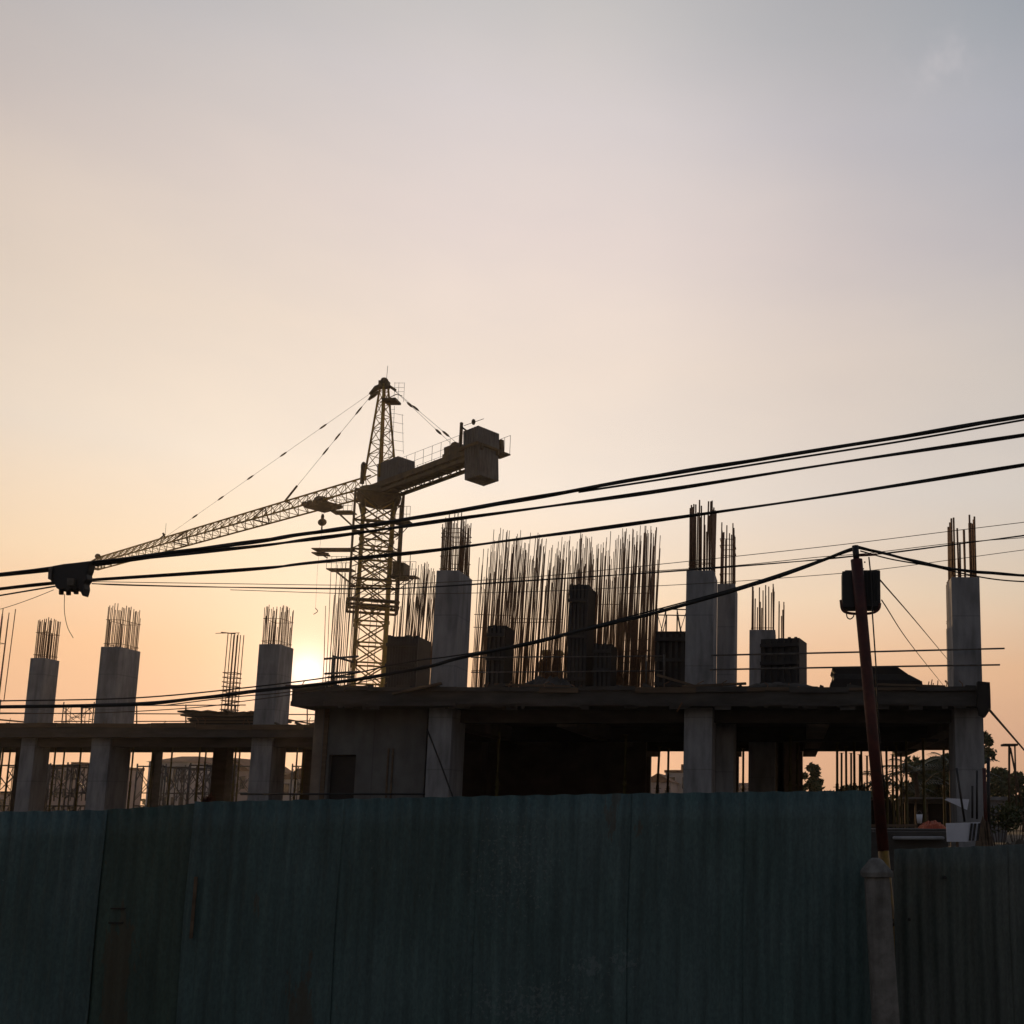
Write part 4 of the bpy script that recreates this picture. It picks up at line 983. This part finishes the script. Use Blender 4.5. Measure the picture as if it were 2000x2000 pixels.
for i, (px, Y) in enumerate([(8, 38), (22, 41), (110, 39), (128, 42), (160, 40), (262, 39), (300, 42), (338, 38), (392, 40), (404, 42), (462, 39), (470, 42), (582, 39), (596, 42)]):
    o = copy_tree(pr0); place(o, (X(px, 1450, Y), Y, 0), i * .4, 'thin steel prop under the slab of the low building', group='steel props under the low building'); o.scale = (.8, .8, zlu / (zu - .4) * .995)
# leaning pipe against the front column
m = MB(); m.tube([P(834, 1424, 23.9), P(860, 1490, 23.8), P(884, 1556, 23.7), P(900, 1600, 23.6)], .018, 6); m.solo('leaning_bar', 'black', 'dark bar leaning diagonally across the foot of the column beside the crane', 'bar')
m = MB(); m.tube([P(470, 1551, 22), P(620, 1551, 22), P(830, 1551, 22)], .022, 5); m.solo('ground_pipe', 'black', 'long dark pipe just above the fence before the doorway', 'pipe')
m = MB(); m.tube([P(1332, 1372, 23.55), P(1322, 1390, 23.6)], .02, 4); m.solo('bent_bar', 'rebar', 'short bent bar sticking from the slab beside the tallest column', 'bar')

# ------------------------------------------------------------------ workers
def person(label, px, Y, ptop, bent=0.0, face=1):
    x_ = X(px, 1343, Y); H = Z(ptop, Y) - zs; s_ = H / 1.76
    t = thing('person', (x_, Y, zs), label, 'person', 'workers on the slab')
    jts = {'pel': (0, 0, .95), 'che': (bent * .3, 0, 1.38), 'nec': (bent * .45, 0, 1.52), 'hea': (bent * .5, 0, 1.66),
           'shl': (-.19 + bent * .3, 0, 1.42), 'ell': (-.22 + bent * .3, .05, 1.14), 'hal': (-.14 + bent * .6, -.22, 1.02),
           'shr': (.19 + bent * .3, 0, 1.42), 'elr': (.22 + bent * .3, .03, 1.14), 'har': (.15 + bent * .6, -.22, 1.08),
           'hil': (-.1, 0, .9), 'knl': (-.12, -.03, .5), 'anl': (-.13, .03, .08), 'tol': (-.14, -.14, .04),
           'hir': (.1, 0, .9), 'knr': (.13, -.04, .5), 'anr': (.14, .04, .08), 'tor': (.15, -.13, .04)}
    rad = dict(pel=.13, che=.13, nec=.06, hea=.10, shl=.075, ell=.05, hal=.04, shr=.075, elr=.05, har=.04, hil=.10, knl=.07, anl=.05, tol=.04, hir=.10, knr=.07, anr=.05, tor=.04)
    ks = list(jts); ed = [('pel', 'che'), ('che', 'nec'), ('nec', 'hea'), ('che', 'shl'), ('shl', 'ell'), ('ell', 'hal'), ('che', 'shr'), ('shr', 'elr'), ('elr', 'har'), ('pel', 'hil'), ('hil', 'knl'), ('knl', 'anl'), ('anl', 'tol'), ('pel', 'hir'), ('hir', 'knr'), ('knr', 'anr'), ('anr', 'tor')]
    me = D.meshes.new('body'); me.from_pydata([tuple(c * s_ for c in jts[k]) for k in ks], [(ks.index(a), ks.index(b)) for a, b in ed], []); me.materials.append(M['cloth'])
    o = D.objects.new('body', me); COL.objects.link(o); o.parent = t
    o.modifiers.new('skin', 'SKIN'); sv = me.skin_vertices[0].data
    for i, k in enumerate(ks): sv[i].radius = (rad[k] * s_, rad[k] * s_)
    sv[0].use_root = True; sd = o.modifiers.new('sub', 'SUBSURF'); sd.levels = sd.render_levels = 1
    h = MB(); hx = x_ + bent * .5 * s_; h.ball((hx, Y, zs + 1.70 * s_), .125 * s_, 10, 6, (1, 1.15, .8)); h.tube([(hx, Y, zs + 1.675 * s_), (hx, Y, zs + 1.69 * s_)], [.165 * s_, .15 * s_], 10); h.build('hard_hat', 'helmet', t)
    h = MB(); h.ball((hx, Y - .015, zs + 1.62 * s_), .092 * s_, 10, 6, (1, 1, 1.25)); h.build('face', 'skin', t)
    t.rotation_euler = (0, 0, 1.25 * face)
    return t
person('worker in a hard hat among the rebar, nearer the grey mound', 1062, 29.9, 1271, .05)
person('worker in a hard hat among the rebar, nearer the tallest dark form', 1089, 32.5, 1272, -.05, -1)

# ------------------------------------------------------------------ background: houses
def house(label, pl, pr, pt_, Y, d, m_='house', roof='hip', wins=(3, 2), rh=20, name='house', roofm='roof'):
    xa_, xb_ = X(pl, 1500, Y), X(pr, 1500, Y); zt_ = Z(pt_ + rh, Y); zr = Z(pt_, Y)
    t = thing(name, ((xa_ + xb_) / 2, Y + d / 2, 0), label, 'house')
    m = MB(); m.box(xa_, xb_, Y, Y + d, 0, zt_); m.build('wall', m_, t)
    e = .06 * (xb_ - xa_)
    if roof == 'hip':
        m = loft([[Vector(p) for p in ((xa_ - e, Y - e, zt_), (xb_ + e, Y - e, zt_), (xb_ + e, Y + d + e, zt_), (xa_ - e, Y + d + e, zt_))],
                  [Vector(p) for p in ((xa_ + (xb_ - xa_) * .3, Y + d * .4, zr), (xb_ - (xb_ - xa_) * .3, Y + d * .4, zr), (xb_ - (xb_ - xa_) * .3, Y + d * .6, zr), (xa_ + (xb_ - xa_) * .3, Y + d * .6, zr))]])
    elif roof == 'gable':
        m = MB(); m.prism([(xa_ - e, zt_), (xb_ + e, zt_), ((xa_ + xb_) / 2, zr)], Y - e, Y + d)
    elif roof == 'dome':
        m = MB(); n_ = 12; m.prism([(xa_ - e, zt_)] + [((xa_ + xb_) / 2 - (xb_ - xa_) * .5 * math.cos(math.pi * i / n_), zt_ + (zr - zt_) * math.sin(math.pi * i / n_) + .01) for i in range(n_ + 1)] + [(xb_ + e, zt_)], Y - e, Y + d)
    else:
        m = MB(); m.box(xa_ - .15, xb_ + .15, Y - .15, Y + d, zt_, zt_ + .35); m.box(xa_ + (xb_ - xa_) * .55, xb_ - (xb_ - xa_) * .15, Y + 1, Y + 4, zt_ + .35, zr + .2)
    m.build('roof', roofm, t)
    for i in range(wins[0]):
        for j in range(wins[1]):
            cx = xa_ + (xb_ - xa_) * (i + .5) / wins[0]; cz_ = zt_ * (j + .55) / wins[1]; hw = (xb_ - xa_) / wins[0] * .22; hh = zt_ / wins[1] * .25
            f_ = MB(); f_.box(cx - hw - .08, cx + hw + .08, Y - .06, Y - .002, cz_ - hh - .08, cz_ + hh + .08); fo_ = f_.build('window', m_, t)
            f_ = MB(); f_.box(cx - hw, cx + hw, Y - .08, Y - .061, cz_ - hh, cz_ + hh); f_.build('pane', 'glass', fo_)
    return t
house('grey house with a hipped red roof seen through the low building', 290, 366, 1474, 118, 10, 'house', 'hip', (5, 2), 14)
house('tall pale house beside the hipped one with a roof turret', 368, 412, 1482, 126, 10, 'house', 'flat', (3, 3), 12)
house('pink block of flats behind the scaffold between the two left columns'.replace('left', 'first'), 90, 156, 1491, 122, 12, 'house2', 'flat', (4, 3), 8)
house('small pale annex beside the pink flats', 150, 176, 1510, 128, 10, 'house', 'flat', (1, 2), 6)
house('dark house with a steep tiled roof before the sun side pier', 418, 488, 1480, 112, 10, 'house2', 'gable', (3, 2), 26)
house('pale house with stacked verandas beside the doorway wall', 548, 632, 1500, 108, 10, 'house', 'gable', (3, 2), 22)
house('low house with a red roof seen in the small bright opening', 1258, 1312, 1510, 132, 12, 'house2', 'gable', (3, 1), 18)
house('white house with a tall block end in the small bright opening', 1300, 1352, 1495, 140, 12, 'house', 'flat', (2, 2), 14)
house('distant house with a red roof in the narrow slit of light', 1425, 1475, 1528, 160, 10, 'house2', 'hip', (2, 1), 12)
house('low long house on the skyline between the two first columns', -60, 40, 1548, 150, 10, 'house2', 'flat', (5, 1), 4)

# low green band of scrub on the horizon
def leaves(m, c, r, n, s_, sq=(1, 1, .8), hollow=.35):
    for _ in range(n):
        while True:
            p = Vector((random.uniform(-1, 1), random.uniform(-1, 1), random.uniform(-1, 1)))
            if hollow < p.length < 1: break
        p = Vector(c) + Vector((p.x * r * sq[0], p.y * r * sq[1], p.z * r * sq[2]))
        a = Vector((random.gauss(0, 1), random.gauss(0, 1), random.gauss(0, 1))).normalized() * s_ * random.uniform(.6, 1.3)
        b = a.cross(Vector((random.gauss(0, 1), random.gauss(0, 1), random.gauss(0, 1)))).normalized() * s_ * random.uniform(.35, .7)
        m.quad(p - a, p - b, p + a, p + b)
def tree(label, px, pt_, Y, wpx, m_='leaf', n=1500, s_=.28, pbase=1560, seedn=None):
    x_ = X(px, 1560, Y); zt_ = Z(pt_, Y); rr = wpx * Y / 2000 / 2
    t = thing('tree', (x_, Y, 0), label, 'tree', 'trees beyond the site')
    m = MB(); hb = max(.8, zt_ - rr * 2.0)
    m.tube([(x_, Y, 0), (x_ + .1, Y, hb * .6), (x_ - .05, Y, hb), (x_, Y, zt_ - rr * .5)], [rr * .13, rr * .10, rr * .08, .03], 7)
    for k in range(6):
        a = k * 1.05; m.tube([(x_, Y, hb * (.7 + .06 * k)), (x_ + math.cos(a) * rr * .35, Y + math.sin(a) * rr * .35, hb + rr * .3), (x_ + math.cos(a) * rr * .7, Y + math.sin(a) * rr * .7, hb + rr * .8)], [rr * .05, rr * .035, .015], 5)
    m.build('trunk', 'bark', t)
    m = MB(); cl_ = 16
    for k in range(cl_):
        a = random.uniform(0, 6.28); rd = rr * random.uniform(.05, .85); cz_ = max(.5, zt_ - rr * random.uniform(.35, 2.1))
        cr = rr * random.uniform(.25, .45); cz_ = min(cz_, zt_ - cr * .8)
        leaves(m, (x_ + math.cos(a) * rd, Y + math.sin(a) * rd, cz_), cr, n // cl_, s_, hollow=.15)
    m.build('crown', m_, t)
    return t
def palm(label, px, pt_, Y, fr=13, L_=2.6):
    x_ = X(px, 1560, Y); zt_ = Z(pt_, Y) - L_ * .3
    t = thing('palm_tree', (x_, Y, 0), label, 'palm tree', 'trees beyond the site')
    m = MB(); m.tube([(x_ + .3, Y, 0), (x_ + .15, Y, zt_ * .5), (x_, Y, zt_)], [.2, .14, .13], 7); m.build('trunk', 'bark', t)
    m = MB()
    for k in range(fr):
        a = 6.283 * k / fr + random.uniform(-.2, .2); el = random.uniform(-.1, .9); d = Vector((math.cos(a), math.sin(a), 0)); prev = Vector((x_, Y, zt_))
        pts_ = []
        for i in range(9):
            s_ = i / 8 * L_; pts_.append(Vector((x_, Y, zt_)) + d * s_ * math.cos(el * .6) + k_ * (math.sin(el) * s_ - .16 * s_ * s_))
        m.tube(pts_, [.03] * 9, 4)
        side = d.cross(k_)
        for i in range(1, 9):
            for h in (0, .5):
                q0 = pts_[i - 1].lerp(pts_[i], h) if i else pts_[i]
                for sg in (-1, 1):
                    w_ = .65 * (1 - abs(i / 8 - .45)); tip = q0 + side * sg * w_ + d * .25 - k_ * .35 * w_
                    m.quad(q0, q0 + d * .10, tip + d * .03, tip)
    m.build('crown', 'palm', t)
    return t
random.seed(21)
tree('small round tree in the opening beside the dark pier', 1587, 1488, 70, 52, n=1300, s_=.20)
tree('low bushy tree at the foot of the steel props', 1655, 1524, 62, 95, n=1500, s_=.25)
tree('bushy tree behind the leaning pole', 1725, 1515, 66, 100, n=1600, s_=.25)
tree('small bush tree between the pale opening and the props', 1620, 1542, 68, 60, n=900, s_=.22)
tree('dark bush tree under the drooping palm', 1778, 1522, 68, 80, n=1300, s_=.25)
tree('dark bush tree just before the end column', 1858, 1505, 62, 80, n=1400, s_=.24)
palm('small palm tree between the pole and the big tree', 1762, 1512, 60)
tree('tall dark tree filling the opening before the end column', 1820, 1458, 64, 112, n=3000, s_=.24)
palm('drooping palm beside the tall dark tree', 1788, 1480, 58)
palm('palm tree with its crown against the end column', 1862, 1475, 56)
tree('tree peeping out past the end column', 1914, 1425, 70, 64, n=1300, s_=.20)
tree('wide dark tree behind the timber stand', 1950, 1490, 72, 120, n=2400, s_=.26)
tree('low tree at the outer edge past the timber stand', 1998, 1500, 66, 80, n=1400, s_=.24)
tree('dark bush below the pale sheds'.replace('below', 'beside'), 1690, 1545, 50, 60, n=600, s_=.2)
m = MB()
for k in range(150):
    x_ = random.uniform(-190, 40); y_ = random.uniform(170, 230); leaves(m, (x_, y_, 1.0), random.uniform(1.6, 2.8), 26, .9, (1.6, 1, 1))
m.build('scrub', 'leaf'); D.objects['scrub']['kind'] = 'stuff'; D.objects['scrub']['label'] = 'low dark band of scrub along the horizon'
# hedge plants near the outer edge
for i, (px, pt_, Y, lb_) in enumerate(((1950, 1562, 30, 'leafy green bush below the timber stand'), (1985, 1558, 31, 'yellow green bush at the outer edge of the site'))):
    x_ = X(px, 1600, Y); m = MB(); zt_ = Z(pt_, Y)
    t = thing('bush', (x_, Y, 0), lb_, 'bush')
    st_ = MB()
    for k in range(7): a = k * .9; st_.tube([(x_, Y, 0), (x_ + .25 * math.cos(a), Y + .25 * math.sin(a), zt_ * .5), (x_ + .4 * math.cos(a), Y + .4 * math.sin(a), zt_ * .8)], .012, 4)
    st_.build('stem', 'bark', t)
    for k in range(6): leaves(m, (x_ + random.uniform(-.35, .35), Y + random.uniform(-.3, .3), zt_ * random.uniform(.55, .8)), .34, 110, .055)
    m.build('crown', 'leaf', t)

# ------------------------------------------------------------------ clutter at the open end of the site
# timber stand
Yt = 34
t = thing('timber_stand', (X(1975, 1560, Yt), Yt, 0), 'tall thin timber stand with a flat top and a slanted strut', 'stand')
m = MB(); m.box(X(1958, 1455, Yt), X(1986, 1455, Yt), Yt - .2, Yt + .3, Z(1457, Yt), Z(1453, Yt)); m.build('top', 'timber', t)
for (a, b, c, d, r_) in ((1971, 1457, 1971, 1600, .04), (1982, 1457, 1986, 1600, .03), (1973, 1460, 1996, 1575, .035), (1969, 1515, 2000, 1520, .03)):
    m = MB(); m.bar(P(a, b, Yt), P(c, d, Yt), r_, 5); m.build('strut', 'timber', t)
# shed with a tin roof
Ys = 44
t = thing('shed', (X(1800, 1600, Ys), Ys + 2, 0), 'low open shed with a pale tin roof edge behind the clutter', 'shed')
m = MB(); M4 = Matrix.Translation((X(1752, 1560, Ys), Ys, Z(1560, Ys))) @ Matrix.Rotation(R(-3), 4, 'X'); m.box(0, X(1888, 1560, Ys) - X(1752, 1560, Ys), 0, 4, 0, .06, M4); m.build('roof', 'tin', t)
m = MB(); m.box(X(1756, 1560, Ys), X(1884, 1560, Ys), Ys + 3.8, Ys + 3.9, 0, Z(1561, Ys)); m.build('wall', 'ply', t)
for px in (1758, 1770, 1790, 1812, 1880): m = MB(); m.bar((X(px, 1560, Ys), Ys + .3, 0), (X(px, 1560, Ys), Ys + .3, Z(1561, Ys)), .05, 5); m.build('post', 'timber', t)
t = thing('shed', (X(1960, 1600, 48), 50, 0), 'pale roofed shed past the end column', 'shed')
m = MB(); m.box(X(1925, 1560, 48), X(1968, 1560, 48), 48, 52, Z(1563, 48), Z(1556, 48)); m.build('roof', 'tin', t)
m = MB(); m.box(X(1928, 1560, 48), X(1966, 1560, 48), 48.2, 51.8, 0, Z(1563, 48)); m.build('wall', 'tin', t)
t = thing('shed', (X(1710, 1580, 38), 39, 0), 'dark brown shed behind the leaning pole', 'shed')
m = MB(); m.box(X(1690, 1580, 38), X(1722, 1580, 38), 38, 40.5, Z(1563, 38), Z(1560, 38)); m.build('roof', 'tin', t)
m = MB(); m.box(X(1693, 1580, 38), X(1750, 1580, 38), 38.3, 40.3, 0, Z(1563, 38)); m.build('wall', 'ply', t)
# tilted white board, white board with stripes
m = MB(); m.prism([(X(a, b, 20), Z(b, 20)) for a, b in ((1845, 1562), (1852, 1559), (1893, 1561), (1889, 1582))], 20, 20.04); m.solo('board', 'white', 'tilted white board catching light beside the end column', 'board')
t = thing('board', (X(1880, 1645, 15), 15, 0), 'square white board with dark slanting slots low beside the end column', 'board')
m = MB(); m.prism([(X(a, b, 15), Z(b, 15)) for a, b in ((1850, 1644), (1848, 1608), (1914, 1606), (1911, 1641), (1890, 1644))], 15, 15.04); m.build('panel', 'white', t)
for a in (1895, 1902, 1910):
    m = MB(); m.prism([(X(p, b, 14.98), Z(b, 14.98)) for p, b in ((a - 3, 1642), (a + 1, 1608), (a + 5, 1608), (a + 1, 1642))], 14.97, 14.995); m.build('slot', 'black', t)
m = MB(); m.bar((X(1870, 1650, 15.05), 15.06, 0), (X(1870, 1650, 15.05), 15.06, Z(1610, 15)), .02, 4); m.build('stake', 'timber', t)
# block wall / pile of slabs
t = thing('block_pile', (X(1770, 1640, 18), 18.5, 0), 'long low pile of grey slabs behind the lower fence', 'pile')
for (a, b, c, d, Y) in ((1690, 1852, 1624, 1700, 18), (1700, 1850, 1619, 1625, 18.2), (1745, 1845, 1634, 1640, 17.8)):
    m = MB(); m.box(X(a, 1630, Y), X(b, 1630, Y), Y, Y + .9, max(0, Z(d, Y)), Z(c, Y)); m.build('block', 'raw' if Y != 17.8 else 'concrete', t, .02)
mound('crumpled orange red tarp on the grey slabs', 1794, 1848, 1602, 18.4, .8, 'tarp', 'tarp', Z(1622, 18.4), 'tarp')
m = MB(); m.box(X(1692, 1610, 19.5), X(1792, 1610, 19.5), 19.5, 19.56, Z(1615, 19.5), Z(1610, 19.5)); m.solo('plank', 'timber', 'pale plank lying behind the grey slabs', 'plank', 'loose planks along the slab edges')
t = thing('bucket', (X(1796, 1600, 20), 20, Z(1612, 20)), 'small pale bucket standing behind the orange tarp', 'bucket')
m = MB(); cpt = P(1796, 1608, 20); m.tube([cpt, cpt + k_ * .17], [.045, .062], 10); m.build('pail', 'white', t)
m = MB(); m.tube(spline([cpt + Vector((-.06, 0, .17)), cpt + Vector((0, 0, .24)), cpt + Vector((.06, 0, .17))], 5), .006, 4); m.build('handle', 'steel', t)
# stakes beside the end column
for (a, b, c, d, Y, lb_) in ((1868, 1500, 1884, 1605, 19, 'thin dark rod leaning on the end column'), (1908, 1505, 1908, 1600, 20, 'upright dark rod beside the foot of the end column'), (1899, 1535, 1899, 1598, 20, 'short dark rod before the end column'), (1922, 1500, 1926, 1640, 21, 'reddish timber upright past the end column'), (1930, 1480, 1931, 1640, 21.5, 'thin timber upright furthest past the end column')):
    m = MB(); m.bar(P(a, b, Y), P(c, min(d, 1640), Y), .022 if 'timber' not in lb_ else .04, 5); m.solo('rod', 'rust' if 'reddish' in lb_ else 'black', lb_, 'rod')
mound('brown heap of earth at the foot of the end column', 1905, 1945, 1585, 20, 1.2, 'timber', 'earth_heap', 0, 'heap')
mound('low heap of spoil past the lower fence', 1930, 2080, 1640, 22, 2, 'soil', 'earth_heap', 0, 'heap')
mound('red brown spoil heap seen beneath the low building', 370, 430, 1545, 40, 2, 'rust', 'earth_heap', 0, 'heap')
for o in D.objects:
    if '_o' in o: del o['_o']

# ------------------------------------------------------------------ evening haze in the air
hm = MB(); hm.box(-720, 720, -80, 920, -1.0, max(v.z for v in (AP,)) + 3.5); hz = hm.build('haze', 'soil'); hz['kind'] = 'stuff'
m_ = D.materials.new('haze'); m_.use_nodes = True; t = m_.node_tree; t.nodes.clear()
pv = t.nodes.new('ShaderNodeVolumePrincipled'); pv.inputs['Density'].default_value = .00022; pv.inputs['Anisotropy'].default_value = .65; pv.inputs['Color'].default_value = (1, .94, .88, 1)
oo = t.nodes.new('ShaderNodeOutputMaterial'); t.links.new(pv.outputs[0], oo.inputs['Volume']); hz.data.materials.clear(); hz.data.materials.append(m_)
for o in (hz,):
    if '_o' in o: del o['_o']
